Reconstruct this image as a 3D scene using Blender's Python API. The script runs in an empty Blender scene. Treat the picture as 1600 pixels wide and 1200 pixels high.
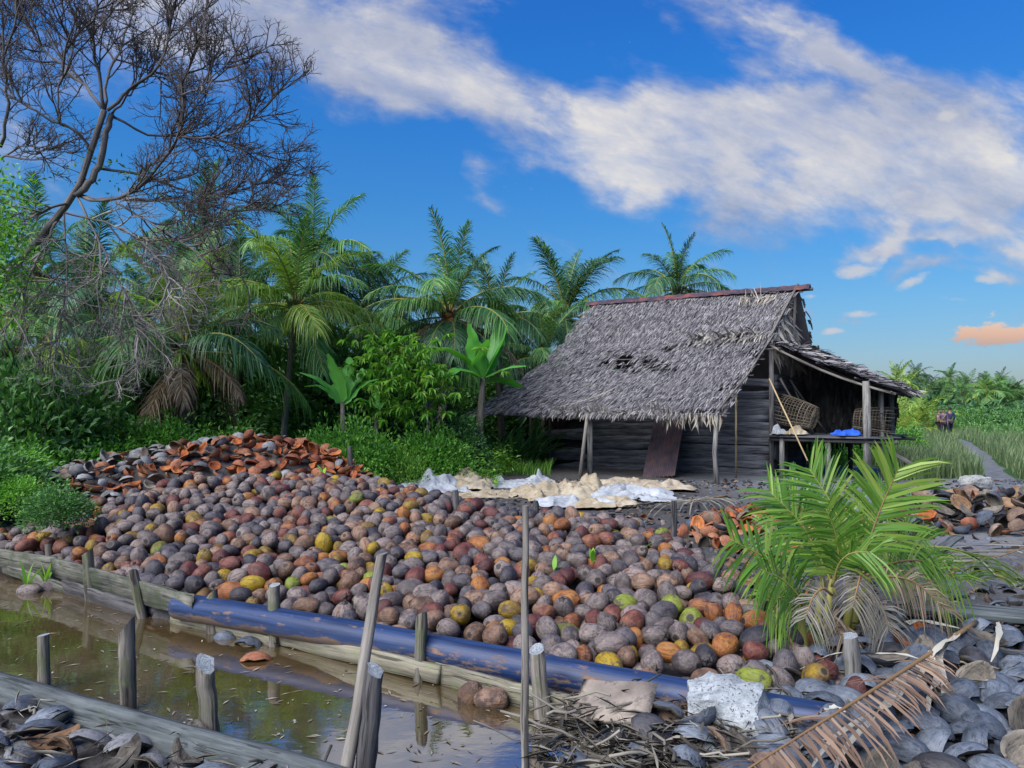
import bpy, math, random
import numpy as np
from mathutils import Vector, Matrix, Euler
# ------------------------------------------------------------------ camera, sky, sun, exposure
scene = bpy.context.scene
col = scene.collection
FPX = 1155.0                       # focal length in photo pixels (1600 wide)
EYE = 1.6
cam_d = bpy.data.cameras.new("camera")
cam_d.sensor_width = 36.0
cam_d.lens = FPX / 1600 * 36
cam_d.shift_y = 0.025              # horizon sits 40 px under the middle of the picture
cam_d.clip_end = 3000
cam = bpy.data.objects.new("camera", cam_d)
cam.location = (0, 0, EYE)
cam.rotation_euler = (math.radians(90), 0, 0)
col.objects.link(cam)
scene.camera = cam
R = math.radians
SUN_EL, SUN_AZ = R(46), R(-138)      # azimuth measured from +Y towards +X: behind the left shoulder


class NT:
    """tiny helper to write node trees as expressions"""
    def __init__(self, nt):
        self.nt = nt
    def n(self, typ, **kw):
        nd = self.nt.nodes.new(typ)
        for k, v in kw.items():
            setattr(nd, k, v)
        return nd
    def put(self, sock, v):
        if hasattr(v, 'is_output'):
            self.nt.links.new(v, sock)
        elif isinstance(v, (tuple, list)) and len(v) == 3 and sock.type == 'RGBA':
            sock.default_value = (*v, 1)
        else:
            sock.default_value = v
    def m(self, op, a, b=0.0, c=0.0, clamp=False):
        nd = self.n('ShaderNodeMath', operation=op, use_clamp=clamp)
        for i, v in enumerate((a, b, c)):
            self.put(nd.inputs[i], v)
        return nd.outputs[0]
    def add(self, *a):
        r = a[0]
        for b in a[1:]:
            r = self.m('ADD', r, b)
        return r
    def mul(self, *a):
        r = a[0]
        for b in a[1:]:
            r = self.m('MULTIPLY', r, b)
        return r
    def sub(self, a, b): return self.m('SUBTRACT', a, b)
    def step(self, x, lo, hi):
        nd = self.n('ShaderNodeMapRange', interpolation_type='SMOOTHSTEP')
        self.put(nd.inputs['Value'], x)
        self.put(nd.inputs['From Min'], lo); self.put(nd.inputs['From Max'], hi)
        return nd.outputs[0]
    def lin(self, x, a, b, c, d):
        nd = self.n('ShaderNodeMapRange')
        for k, v in zip(('Value', 'From Min', 'From Max', 'To Min', 'To Max'), (x, a, b, c, d)):
            self.put(nd.inputs[k], v)
        return nd.outputs[0]
    def vec(self, x, y, z):
        nd = self.n('ShaderNodeCombineXYZ')
        for i, v in enumerate((x, y, z)):
            self.put(nd.inputs[i], v)
        return nd.outputs[0]
    def sep(self, v):
        nd = self.n('ShaderNodeSeparateXYZ'); self.put(nd.inputs[0], v)
        return nd.outputs
    def vm(self, op, a, b=(0, 0, 0)):
        nd = self.n('ShaderNodeVectorMath', operation=op)
        self.put(nd.inputs[0], a); self.put(nd.inputs[1], b)
        return nd.outputs[0]
    def noise(self, v, scale, detail=4, rough=0.55, dist=0.0, out=0):
        nd = self.n('ShaderNodeTexNoise')
        if v is not None: self.put(nd.inputs['Vector'], v)
        self.put(nd.inputs['Scale'], scale); self.put(nd.inputs['Detail'], detail)
        self.put(nd.inputs['Roughness'], rough); self.put(nd.inputs['Distortion'], dist)
        return nd.outputs[out]
    def mix(self, f, a, b, blend='MIX'):
        nd = self.n('ShaderNodeMix', data_type='RGBA', blend_type=blend)
        self.put(nd.inputs[0], f); self.put(nd.inputs[6], a); self.put(nd.inputs[7], b)
        return nd.outputs[2]
    def ramp(self, f, stops, interp='LINEAR'):
        nd = self.n('ShaderNodeValToRGB')
        cr = nd.color_ramp; cr.interpolation = interp
        while len(cr.elements) < len(stops): cr.elements.new(0.5)
        for e, (p, c) in zip(cr.elements, stops):
            e.position = p; e.color = (*c, 1)
        self.put(nd.inputs[0], f)
        return nd.outputs[0]


world = bpy.data.worlds.new("World")
scene.world = world
world.use_nodes = True
def build_sky():
    world.node_tree.nodes.clear()
    t = NT(world.node_tree)
    sky = t.n('ShaderNodeTexSky', sky_type='NISHITA', sun_disc=False, sun_elevation=SUN_EL, sun_rotation=SUN_AZ,
              altitude=0.0, air_density=1.1, dust_density=0.6, ozone_density=3.5)
    d = t.sep(t.n('ShaderNodeTexCoord').outputs['Generated'])
    yy = t.m('MAXIMUM', d[1], 0.12)
    u = t.m('DIVIDE', d[0], yy); v = t.m('DIVIDE', d[2], yy)          # direction of view, metres at one metre ahead
    def blob(px, py, rx, ry, rot, amp):
        cx, cy = (px - 800) / FPX, (640 - py) / FPX
        c, s = math.cos(R(rot)), math.sin(R(rot))
        dx, dy = t.sub(uw, cx), t.sub(vw, cy)
        a = t.m('DIVIDE', t.add(t.mul(dx, c), t.mul(dy, s)), rx / FPX)
        b = t.m('DIVIDE', t.sub(t.mul(dy, c), t.mul(dx, s)), ry / FPX)
        r2 = t.add(t.mul(a, a), t.mul(b, b))
        return t.mul(t.m('EXPONENT', t.mul(r2, -1.0)), amp)
    base = t.vec(u, v, 0.0)
    wob = t.noise(base, 3.0, 5, 0.55, out=1)
    wv = t.sep(wob)
    uw = t.add(u, t.mul(t.sub(wv[0], 0.5), 0.34)); vw = t.add(v, t.mul(t.sub(wv[1], 0.5), 0.26))
    blobs = [(500, 60, 330, 115, -12, .85), (130, 150, 260, 170, 0, .38), (740, 180, 200, 50, -22, .42), (1070, 190, 200, 100, 10, .92), (980, 285, 150, 45, -8, .55),
             (1330, 235, 290, 95, -6, .58), (1570, 230, 230, 90, -4, .48), (1130, 20, 200, 34, -28, .56), (860, 20, 120, 50, -20, .25), (1500, 110, 170, 32, -8, .34), (720, 90, 170, 70, -25, .4),
             (590, 260, 230, 55, -14, -.5), (930, 45, 150, 60, -18, -.75), (860, 235, 80, 30, -20, -.35), (1230, 150, 120, 26, -25, -.3), (1400, 60, 140, 70, -10, -.35), (700, 330, 300, 60, 0, -.35), (1350, 165, 200, 22, -10, -.25), (280, 260, 200, 70, -30, -.3),
             (1340, 425, 50, 15, 5, .85), (1425, 440, 55, 14, 25, .7), (1540, 438, 42, 13, 0, .75), (1300, 515, 40, 9, 0, .5), (1450, 372, 50, 10, 15, .5), (1255, 470, 30, 9, 0, .5), (1480, 182, 34, 12, 8, .4), (1375, 385, 24, 40, -25, .7), (1350, 490, 50, 12, 0, .6), (1570, 390, 60, 12, 0, .4), (740, 290, 70, 22, -20, .62), (1430, 320, 270, 100, -10, .40), (1180, 330, 120, 40, -14, .3), (1400, 300, 260, 40, -6, .2), (1520, 330, 120, 40, -30, .3), (900, 300, 90, 24, -10, .3), (1250, 110, 160, 40, -20, .25)]
    tot = None
    for b in blobs:
        x = blob(*b)
        tot = x if tot is None else t.add(tot, x)
    rot = t.vec(t.add(t.mul(u, 0.95), t.mul(v, -0.3)), t.add(t.mul(u, 0.3 * 2.1), t.mul(v, .95 * 2.1)), 0.3)   # streaks lean down to the right
    fb = t.noise(rot, 3.4, 10, 0.60, 0.25)
    fine = t.noise(rot, 12.0, 8, 0.62, 0.25)
    dens = t.add(tot, t.mul(t.sub(fb, 0.5), 2.3), t.mul(t.sub(fine, 0.5), 0.85), .05)
    cl = t.mul(t.step(dens, 0.10, 0.98), t.lin(fine, .3, .7, .72, 1.12))
    cl = t.m('MINIMUM', cl, 1.0)
    fwd = t.step(d[1], 0.1, 0.4)
    back = t.step(t.noise(t.n('ShaderNodeTexCoord').outputs['Generated'], 2.2, 7, 0.55), 0.46, 0.68)
    cl = t.add(t.mul(cl, fwd), t.mul(t.sub(1.0, fwd), t.mul(back, 0.7)))
    # clear air: nishita, pushed towards the deep evening blue of the place
    hs = t.n('ShaderNodeHueSaturation'); t.put(hs.inputs['Saturation'], 1.15); t.put(hs.inputs['Value'], 1.0); t.put(hs.inputs['Color'], sky.outputs[0])
    elev = t.m('ARCSINE', d[2])
    tint = t.ramp(t.lin(elev, 0.0, 0.62, 0, 1), [(0.0, (.58, .62, .84)), (.10, (.66, .80, 1.02)), (.22, (.62, .96, 1.2)), (.40, (.47, 1.05, 1.45)), (.7, (.34, 1.12, 1.85)), (1.0, (.30, 1.0, 1.95))])
    clear = t.mix(1.0, hs.outputs[0], tint, 'MULTIPLY')
    edge = t.noise(rot, 4.4, 9, 0.6, .2)
    cc = t.ramp(t.add(t.mul(t.sub(edge, .5), 2.2), t.mul(cl, .35), .25), [(0.0, (3.0, 3.6, 5.3)), (.5, (5.3, 5.6, 6.7)), (1.0, (8.9, 8.5, 8.0))])
    cwarm = t.step(t.sub(v, t.mul(t.sub(u, .1), -.15)), .36, .0)
    out = t.mix(t.mul(cl, 0.93), clear, cc)
    # small fair weather puffs low on the right, then the one the low sun still reaches
    uw = t.add(u, t.mul(t.sub(wv[0], 0.5), 0.03)); vw = t.add(v, t.mul(t.sub(wv[1], 0.5), 0.03))
    pf = None
    for b in ((1338, 426, 40, 13, 6, 1), (1430, 440, 42, 12, 28, .85), (1540, 438, 28, 10, 0, 1), (1385, 392, 12, 34, -22, .8), (1478, 180, 26, 11, 8, 1), (1345, 490, 34, 9, 0, .8), (1302, 516, 24, 8, 0, .8), (1456, 373, 18, 6, 0, .8), (1575, 392, 40, 10, -20, .7), (1270, 462, 20, 6, 0, .7), (1420, 305, 60, 12, 10, .7), (1500, 470, 30, 6, 0, .6)):
        x = blob(*b); pf = x if pf is None else t.add(pf, x)
    pf = t.add(pf, t.mul(t.sub(t.noise(t.vec(u, t.mul(v, 2.0), 2.7), 20, 7, .62), .5), 1.5))
    out = t.mix(t.mul(t.step(pf, .38, .95), fwd, .85), out, (6.4, 6.5, 7.0))
    pk = t.add(blob(1580, 522, 80, 20, 2, 1.0), t.mul(t.sub(t.noise(t.vec(u, t.mul(v, 1.6), 0.7), 24, 7, .65), .5), 1.9))
    pk = t.mul(t.step(pk, .34, .62), fwd)
    pc = t.ramp(t.lin(v, (640 - 548) / FPX, (640 - 500) / FPX, 0, 1), [(0, (4.6, 3.7, 3.6)), (.5, (8.2, 5.0, 3.6)), (1, (9.2, 6.6, 4.8))])
    out = t.mix(t.mul(pk, .92), out, pc)
    bg = t.n('ShaderNodeBackground'); t.put(bg.inputs['Color'], out); bg.inputs['Strength'].default_value = 0.068
    o = t.n('ShaderNodeOutputWorld')
    world.node_tree.links.new(bg.outputs[0], o.inputs[0])
build_sky()

sun_d = bpy.data.lights.new("sun", 'SUN')
sun_d.energy = 5.0
sun_d.angle = R(55)
sun_d.color = (1.0, 0.965, 0.93)
sun = bpy.data.objects.new("sun", sun_d)
to_sun = Vector((math.cos(SUN_EL) * math.sin(SUN_AZ), math.cos(SUN_EL) * math.cos(SUN_AZ), math.sin(SUN_EL)))
sun.rotation_euler = to_sun.to_track_quat('Z', 'Y').to_euler()
sun.location = to_sun * 30
col.objects.link(sun)
scene.view_settings.view_transform = 'Standard'
scene.view_settings.look = 'None'
scene.view_settings.exposure = 0.46
scene.view_settings.gamma = 1
scene.render.engine = 'CYCLES'
scene.cycles.max_bounces = 6
scene.cycles.diffuse_bounces = 3
scene.cycles.glossy_bounces = 3
scene.cycles.transmission_bounces = 3
scene.cycles.caustics_reflective = False
scene.cycles.caustics_refractive = False
world.cycles.sampling_method = 'MANUAL'
world.cycles.sample_map_resolution = 512
# ------------------------------------------------------------------ helpers
random.seed(11)
rng = np.random.default_rng(11)
def G(px, py, z=0.0):
    """the point at height z that the photo shows at px, py"""
    y = FPX * (EYE - z) / (py - 640)
    return np.array([(px - 800) / FPX * y, y, z])
def P(px, py, y):
    return np.array([(px - 800) / FPX * y, y, EYE - (py - 640) / FPX * y])
def pix(p):
    return 800 + FPX * p[0] / p[1], 640 + FPX * (EYE - p[2]) / p[1]
def unit(v):
    v = np.asarray(v, float)
    return v / np.maximum(np.linalg.norm(v, axis=-1, keepdims=True), 1e-9)
def tag(o, label=None, cat=None, group=None, kind=None):
    for k, v in (('label', label), ('category', cat), ('group', group), ('kind', kind)):
        if v: o[k] = v
    return o
def empty(name, loc=(0, 0, 0), label=None, cat=None, group=None, rz=0.0):
    o = bpy.data.objects.new(name, None)
    o.empty_display_size = .1
    o.location = tuple(float(c) for c in loc); o.rotation_euler = (0, 0, rz)
    col.objects.link(o)
    return tag(o, label, cat, group)
def mesh(name, parts, mats, smooth=False):
    """parts: list of (V, F, material index[, gc]) ; F an int array of triangles or quads, or a list of both"""
    vs, loops, starts, mi, gcs, n, ls = [], [], [], [], [], 0, 0
    anygc = any(len(p) > 3 and p[3] is not None for p in parts)
    for p in parts:
        V = np.asarray(p[0], float).reshape(-1, 3)
        Fs = p[1] if isinstance(p[1], list) else [p[1]]
        for F in Fs:
            F = np.asarray(F, np.int64)
            if F.size == 0: continue
            k, c = F.shape
            loops.append((F + n).ravel())
            starts.append(ls + np.arange(k) * c); ls += k * c
            mi.append(np.full(k, p[2]))
        vs.append(V); n += len(V)
        if anygc:
            gcs.append(np.asarray(p[3], float).reshape(-1, 3) if len(p) > 3 and p[3] is not None else V)
    me = bpy.data.meshes.new(name)
    V = np.concatenate(vs); L = np.concatenate(loops); S = np.concatenate(starts); M = np.concatenate(mi)
    me.vertices.add(len(V)); me.vertices.foreach_set('co', V.ravel().astype(np.float32))
    me.loops.add(len(L)); me.loops.foreach_set('vertex_index', L.astype(np.int32))
    me.polygons.add(len(S)); me.polygons.foreach_set('loop_start', S.astype(np.int32))
    for m in (mats if isinstance(mats, (list, tuple)) else [mats]): me.materials.append(m)
    me.polygons.foreach_set('material_index', M.astype(np.int32))
    if smooth: me.polygons.foreach_set('use_smooth', np.ones(len(S), bool))
    if anygc:
        a = me.attributes.new('gc', 'FLOAT_VECTOR', 'POINT')
        a.data.foreach_set('vector', np.concatenate(gcs).ravel().astype(np.float32))
    me.update(calc_edges=True)
    me.validate()
    return me
def link(name, me, parent=None, loc=(0, 0, 0), rot=(0, 0, 0), scale=1.0, **kw):
    o = bpy.data.objects.new(name, me)
    o.location = tuple(float(c) for c in loc); o.rotation_euler = tuple(float(c) for c in rot)
    o.scale = (scale,) * 3 if np.isscalar(scale) else scale
    if parent: o.parent = parent
    col.objects.link(o)
    return tag(o, **kw)
def obj(name, parts, mats, parent=None, smooth=False, loc=(0, 0, 0), rot=(0, 0, 0), scale=1.0, **kw):
    return link(name, mesh(name, parts, mats, smooth), parent, loc, rot, scale, **kw)
def frames(P_):
    P_ = np.asarray(P_, float)
    T = unit(np.gradient(P_, axis=0))
    a = np.array([0, 0, 1.0]) if abs(T[0][2]) < .9 else np.array([1.0, 0, 0])
    N = np.zeros_like(T)
    n = unit(np.cross(T[0], np.cross(a, T[0])))
    for i in range(len(T)):
        n = unit(n - T[i] * np.dot(n, T[i])); N[i] = n
    return T, N, np.cross(T, N)
def tube(pts, rad, sides=8, cap=True, noise=0.0, slant=None, seed=None):
    """a tube along pts; returns V, F list, gc (along, around, random)"""
    pts = np.asarray(pts, float); k = len(pts)
    rad = np.full(k, rad, float) if np.isscalar(rad) else np.asarray(rad, float)
    T, N, B = frames(pts)
    th = np.arange(sides) / sides * 2 * math.pi
    ring = np.cos(th)[None, :, None] * N[:, None] + np.sin(th)[None, :, None] * B[:, None]
    rr = rad[:, None, None]
    if noise:
        g = np.random.default_rng(seed if seed is not None else int(abs(pts[0][0] * 1e4)) % 99991)
        col_n = 1 + noise * g.standard_normal((1, sides, 1)) + noise * .5 * g.standard_normal((k, sides, 1))
        rr = rr * col_n
    V = pts[:, None] + ring * rr
    if slant is not None:                                          # hewn top: the last ring leans
        V[-1] += (ring[-1] @ np.asarray(slant, float))[:, None] * T[-1][None] * rad[-1]
    s = np.concatenate([[0], np.cumsum(np.linalg.norm(np.diff(pts, axis=0), axis=1))])
    gc = np.stack([np.repeat(s, sides), np.tile(th * float(np.mean(rad)), k), np.full(k * sides, float(pts[0].sum() * 7.3 % 10))], 1)
    i, j = np.meshgrid(np.arange(k - 1), np.arange(sides), indexing='ij')
    a = (i * sides + j).ravel(); b = (i * sides + (j + 1) % sides).ravel()
    F = [np.stack([a, b, b + sides, a + sides], 1)]
    V = V.reshape(-1, 3)
    if cap:
        V = np.concatenate([V, [V[:sides].mean(0)], [V[-sides:].mean(0)]])
        gc = np.concatenate([gc, [[0, 0, 3]], [[s[-1], 0, 3]]])
        q = np.arange(sides); e = k * sides
        F.append(np.stack([(q + 1) % sides, q, np.full(sides, e)], 1))
        F.append(np.stack([e - sides + q, e - sides + (q + 1) % sides, np.full(sides, e + 1)], 1))
    return V, F, gc
def T_(pts, rad, sides=8, mi=0, **kw):
    V, F, gc = tube(pts, rad, sides, **kw)
    return (V, F, mi, gc)
def plank(p0, p1, wdir, w, t, n=10, mi=0, jit=.006, seed=0, split=0.0):
    """a weathered board from p0 to p1, w wide along wdir, t thick"""
    g = np.random.default_rng(seed + 77)
    p0, p1 = np.asarray(p0, float), np.asarray(p1, float)
    T = unit(p1 - p0); W = unit(np.asarray(wdir, float) - T * np.dot(wdir, T)); H = np.cross(T, W)
    s = np.linspace(0, 1, n); L = np.linalg.norm(p1 - p0)
    C = p0 + (p1 - p0) * s[:, None] + H * (g.standard_normal((n, 1)) * jit * .5)
    lo = -w / 2 + g.standard_normal(n) * jit; hi = w / 2 + g.standard_normal(n) * jit
    lo = lo + 0 * s; hi = hi - 0 * s
    end0, end1 = g.standard_normal(4) * split, g.standard_normal(4) * split
    rows = []
    b = min(.004, t * .25)
    for k, (u, h) in enumerate(((0, -t / 2 + b), (0, t / 2 - b), (b, t / 2), (-b, t / 2), (0, t / 2 - b), (0, -t / 2 + b), (-b, -t / 2), (b, -t / 2))):
        off = lo if k in (0, 1, 2, 7) else hi
        rows.append(C + W * (off + u)[:, None] + H * h)
    V = np.stack(rows, 1)
    q = 8
    V[0] += T * np.repeat(end0[:4], 2)[:, None] if split else 0
    V[-1] += T * np.repeat(end1[:4], 2)[:, None] if split else 0
    gc = np.zeros((n, q, 3))
    gc[:, :, 0] = (s * L)[:, None]
    gc[:, :, 1] = np.array([-1, -1, -1, 1, 1, 1, 1, -1])[None] * w / 2 + np.array([-t, 0, 0, 0, 0, t, t, -t])[None]
    gc[:, :, 2] = seed * 1.37 % 11
    i, j = np.meshgrid(np.arange(n - 1), np.arange(q), indexing='ij')
    a = (i * q + j).ravel(); bb = (i * q + (j + 1) % q).ravel()
    F = [np.stack([a, a + q, bb + q, bb], 1), np.array([[0, 1, 4, 5], [1, 2, 3, 4], [0, 5, 6, 7]]), np.array([[0, 1, 4, 5], [1, 2, 3, 4], [0, 5, 6, 7]])[:, ::-1] + (n - 1) * q]
    return V.reshape(-1, 3), F, mi, gc.reshape(-1, 3)
def leaves(C, D, U, L, W, mi=0, droop=.25):
    """leaf blades: folded along the midrib, from C along D, face up U"""
    C = np.asarray(C, float); n = len(C)
    D = unit(D); S = unit(np.cross(D, U)); Nn = np.cross(S, D)
    L = np.broadcast_to(np.asarray(L, float), (n,))[:, None]; W = np.broadcast_to(np.asarray(W, float), (n,))[:, None]
    a = C; m = C + D * L * .5
    tip = C + D * L - Nn * L * droop
    l = m + S * W * .5 + Nn * W * .16; r = m - S * W * .5 + Nn * W * .16
    V = np.stack([a, l, tip, r], 1).reshape(-1, 3)
    b = np.arange(n) * 4
    F = np.concatenate([np.stack([b, b + 3, b + 2], 1), np.stack([b, b + 2, b + 1], 1)])
    return V, F, mi
def grid(V, mi=0, gc=None):
    """V (n, m, 3) grid of points -> part"""
    n, m_ = V.shape[:2]
    i, j = np.meshgrid(np.arange(n - 1), np.arange(m_ - 1), indexing='ij')
    a = (i * m_ + j).ravel()
    return V.reshape(-1, 3), np.stack([a, a + 1, a + m_ + 1, a + m_], 1), mi, (gc.reshape(-1, 3) if gc is not None else None)
def vnoise(x, y, seed=0):
    """smooth value noise for vertex work"""
    def h(i, j):
        s = np.sin(i * 127.1 + j * 311.7 + seed * 74.7) * 43758.5453
        return s - np.floor(s)
    x, y = np.asarray(x, float), np.asarray(y, float)
    i, j = np.floor(x), np.floor(y); f, g = x - i, y - j
    f, g = f * f * (3 - 2 * f), g * g * (3 - 2 * g)
    return (h(i, j) * (1 - f) + h(i + 1, j) * f) * (1 - g) + (h(i, j + 1) * (1 - f) + h(i + 1, j + 1) * f) * g
def fbm(x, y, seed=0, o=4):
    s, a = 0, .5
    for k in range(o):
        s = s + a * vnoise(x * 2 ** k, y * 2 ** k, seed + k * 13); a *= .5
    return s

# ------------------------------------------------------------------ materials
def mat(name, rough=.8, spec=.3):
    m = bpy.data.materials.new(name); m.use_nodes = True
    m.node_tree.nodes.clear()
    t = NT(m.node_tree)
    p = t.n('ShaderNodeBsdfPrincipled'); o = t.n('ShaderNodeOutputMaterial')
    m.node_tree.links.new(p.outputs[0], o.inputs[0])
    p.inputs['Roughness'].default_value = rough; p.inputs['Specular IOR Level'].default_value = spec
    t.p, t.o = p, o
    return m, t
def bump(t, h, strength=.4, dist=.01):
    b = t.n('ShaderNodeBump'); t.put(b.inputs['Height'], h)
    b.inputs['Strength'].default_value = strength; b.inputs['Distance'].default_value = dist
    t.put(t.p.inputs['Normal'], b.outputs[0])
def attr(t, name='gc'):
    return t.n('ShaderNodeAttribute', attribute_name=name).outputs['Vector']
def island(t): return t.n('ShaderNodeNewGeometry').outputs['Random Per Island']
def orand(t): return t.n('ShaderNodeObjectInfo').outputs['Random']
def wood(name, c0, c1, moss=None, mossw=.5, rough=.85, stain=None):
    m, t = mat(name, rough, .25)
    g = attr(t)
    s = t.sep(g)
    rnd = t.add(s[2], t.mul(orand(t), 9.0))
    fib = t.noise(t.vec(t.mul(s[0], 2.4), t.mul(s[1], 42.0), rnd), 1.0, 7, .72, .5)
    big = t.noise(t.vec(t.mul(s[0], 1.3), t.mul(s[1], 7.0), rnd), 1.3, 4, .6)
    crack = t.step(t.noise(t.vec(t.mul(s[0], 1.6), t.mul(s[1], 34.0), t.add(rnd, 4.0)), 1.0, 4, .6), .57, .64)
    f = t.add(t.mul(fib, .7), t.mul(big, .6), -.15)
    c = t.ramp(f, [(.36, c0), (.64, c1)])
    c = t.mix(t.mul(crack, .75), c, tuple(x * .25 for x in c0))
    if moss:
        mk = t.step(t.noise(g, 5.0, 5, .65), .62 - .3 * mossw, .75 - .2 * mossw)
        c = t.mix(t.mul(mk, .8), c, moss)
    if stain:
        mk = t.step(t.noise(t.vec(s[0], t.mul(s[1], 2.0), rnd), 9.0, 5, .7), .58, .66)
        c = t.mix(mk, c, stain)
    t.put(t.p.inputs['Base Color'], c)
    bump(t, t.sub(f, t.mul(crack, .8)), .7, .008)
    return m
def leafmat(name, c0, c1, c2, trans=.35, rough=.5, scale=1.5, spec=.35):
    """colour varies leaf by leaf and plant by plant"""
    m, t = mat(name, rough, spec)
    f = t.add(t.mul(island(t), .75), t.mul(t.noise(t.n('ShaderNodeTexCoord').outputs['Object'], scale, 3, .6), .6), t.mul(orand(t), .3), -.32)
    c = t.ramp(f, [(.1, c0), (.5, c1), (.95, c2)])
    t.put(t.p.inputs['Base Color'], c)
    tr = t.n('ShaderNodeBsdfTranslucent'); t.put(tr.inputs[0], t.mix(1.0, c, (1.25, 1.3, .55), 'MULTIPLY'))
    mx = t.n('ShaderNodeMixShader'); mx.inputs[0].default_value = trans
    m.node_tree.links.new(t.p.outputs[0], mx.inputs[1]); m.node_tree.links.new(tr.outputs[0], mx.inputs[2])
    m.node_tree.links.new(mx.outputs[0], t.o.inputs[0])
    return m
def strawmat(name, stops, rough=.85):
    m, t = mat(name, rough, .2)
    f = t.add(t.mul(island(t), .8), t.mul(t.noise(t.n('ShaderNodeTexCoord').outputs['Object'], 3.0, 4, .6), .5), -.15)
    t.put(t.p.inputs['Base Color'], t.ramp(f, stops))
    return m
M = {}
M['post'] = wood('weathered_post', (.07, .068, .065), (.26, .25, .235), moss=(.10, .11, .07), mossw=.2)
M['stake'] = wood('rotten_stake', (.035, .032, .027), (.25, .225, .19), moss=(.10, .115, .06), mossw=.45)
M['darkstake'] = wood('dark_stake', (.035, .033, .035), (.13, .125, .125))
M['pole'] = wood('bare_pole', (.10, .09, .08), (.27, .245, .215))
M['bamboo'] = wood('bamboo', (.34, .24, .12), (.55, .42, .24))
M['mossboard'] = wood('mossy_board', (.035, .036, .032), (.19, .185, .15), moss=(.05, .065, .035), mossw=.55)
M['paleboard'] = wood('pale_board', (.10, .092, .068), (.31, .285, .215), moss=(.22, .23, .13), mossw=.4)
M['greyboard'] = wood('grey_board', (.035, .042, .045), (.135, .152, .155), moss=(.06, .075, .06), mossw=.3)
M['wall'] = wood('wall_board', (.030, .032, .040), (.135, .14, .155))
M['wall_shaded'] = wood('shaded_wall_board', (.016, .016, .019), (.05, .05, .055))  # near-black copy of the wall board: hut's inner shade put into the colour
M['rafter'] = wood('rafter', (.06, .055, .055), (.17, .16, .155))

Z3 = np.array([0, 0, 1.0])
# ------------------------------------------------------------------ terrain
BX = np.array([-30, -5.6, -5.3, -3.8, -3.06, -2.3, -1.73, -.58, .17, 1.43, 1.9, 4])      # far bank of the ditch
BY = np.array([23, 7.95, 7.75, 6.72, 6.16, 5.72, 5.42, 4.78, 4.25, 3.80, 3.7, 3.5])
NX = np.array([-30, -3.16, -1.13, -.69, .1, .6])                                        # near bank: outer edge of the heavy plank
NY = np.array([18.2, 4.56, 3.52, 3.30, 2.90, 2.6])
WATER = -.10
def heap(x, y):
    """top of the coconut pile"""
    f = np.interp(x, BX, BY) + np.interp(x, [-2.9, -2.5], [.15, .27])
    c = np.interp(x, [-6.2, -5.5, -4.1, -2.4, -1.2, 0, 1.3, 1.75, 2.05], [8.7, 8.9, 9.4, 9.7, 8.9, 8.25, 7.7, 7.0, 6.0])
    hc = np.interp(x, [-6.2, -5.5, -5.0, -4.1, -3.2, -2.4, -1.2, 0, .8, 1.3, 1.75, 2.05], [.12, .28, .42, .72, .76, .71, .58, .46, .42, .38, .20, .02])
    s = (y - f) / np.maximum(c - f, .3)
    up = .10 + (hc - .10) * np.clip(s, 0, 1) ** .92
    dn = hc - (y - c) * .55
    h = np.where(s <= 1, up, dn)
    h = h + (fbm(x * .9, y * .9, 5) - .47) * .22 * np.clip(s * 3, 0, 1)
    edge = np.clip((2.12 - x) / .35, 0, 1)
    return np.where((s > -.02) & (x < 2.1), h * edge - (1 - edge) * .1, -.5)
def husks_hill(x, y):
    """the hill of empty husks behind it, on the left"""
    cx = np.interp(x, [-8, -6.5, -5.2, -4.0, -3.0, -2.2], [9.6, 10.6, 11.4, 12.0, 12.2, 12.0])
    hc = np.interp(x, [-8.5, -7.5, -6.5, -5.2, -4.3, -3.4, -2.6, -2.0], [.0, .40, .74, 1.06, 1.18, 1.08, .66, 0])
    return hc * np.exp(-((y - cx) / np.where(y < cx, 1.35, 1.1)) ** 2) - .03
def ground_z(x, y):
    x, y = np.asarray(x, float), np.asarray(y, float)
    z = (fbm(x * .7, y * .7, 2) - .47) * .10
    z = z * np.clip((140 - y) / 100, 0, 1)
    far = np.interp(x, BX, BY); near = np.interp(x, NX, NY)
    inside = np.minimum(far - y - .02, y - near - .01)                     # > 0 in the ditch
    cut = np.clip(inside / .18, 0, 1) * np.clip((.62 - x + .25 * (fbm(x * 3, y * 3, 9) - .5)) / .5, 0, 1)
    z = np.where((y < near + .02) & (x < 1), z - .13, z)
    z = z * (1 - cut) - .55 * cut
    hp = np.maximum(heap(x, y) - .30, husks_hill(x, y) - .07)
    z = np.maximum(z, np.where(hp > .02, hp, -9))
    return z
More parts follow.
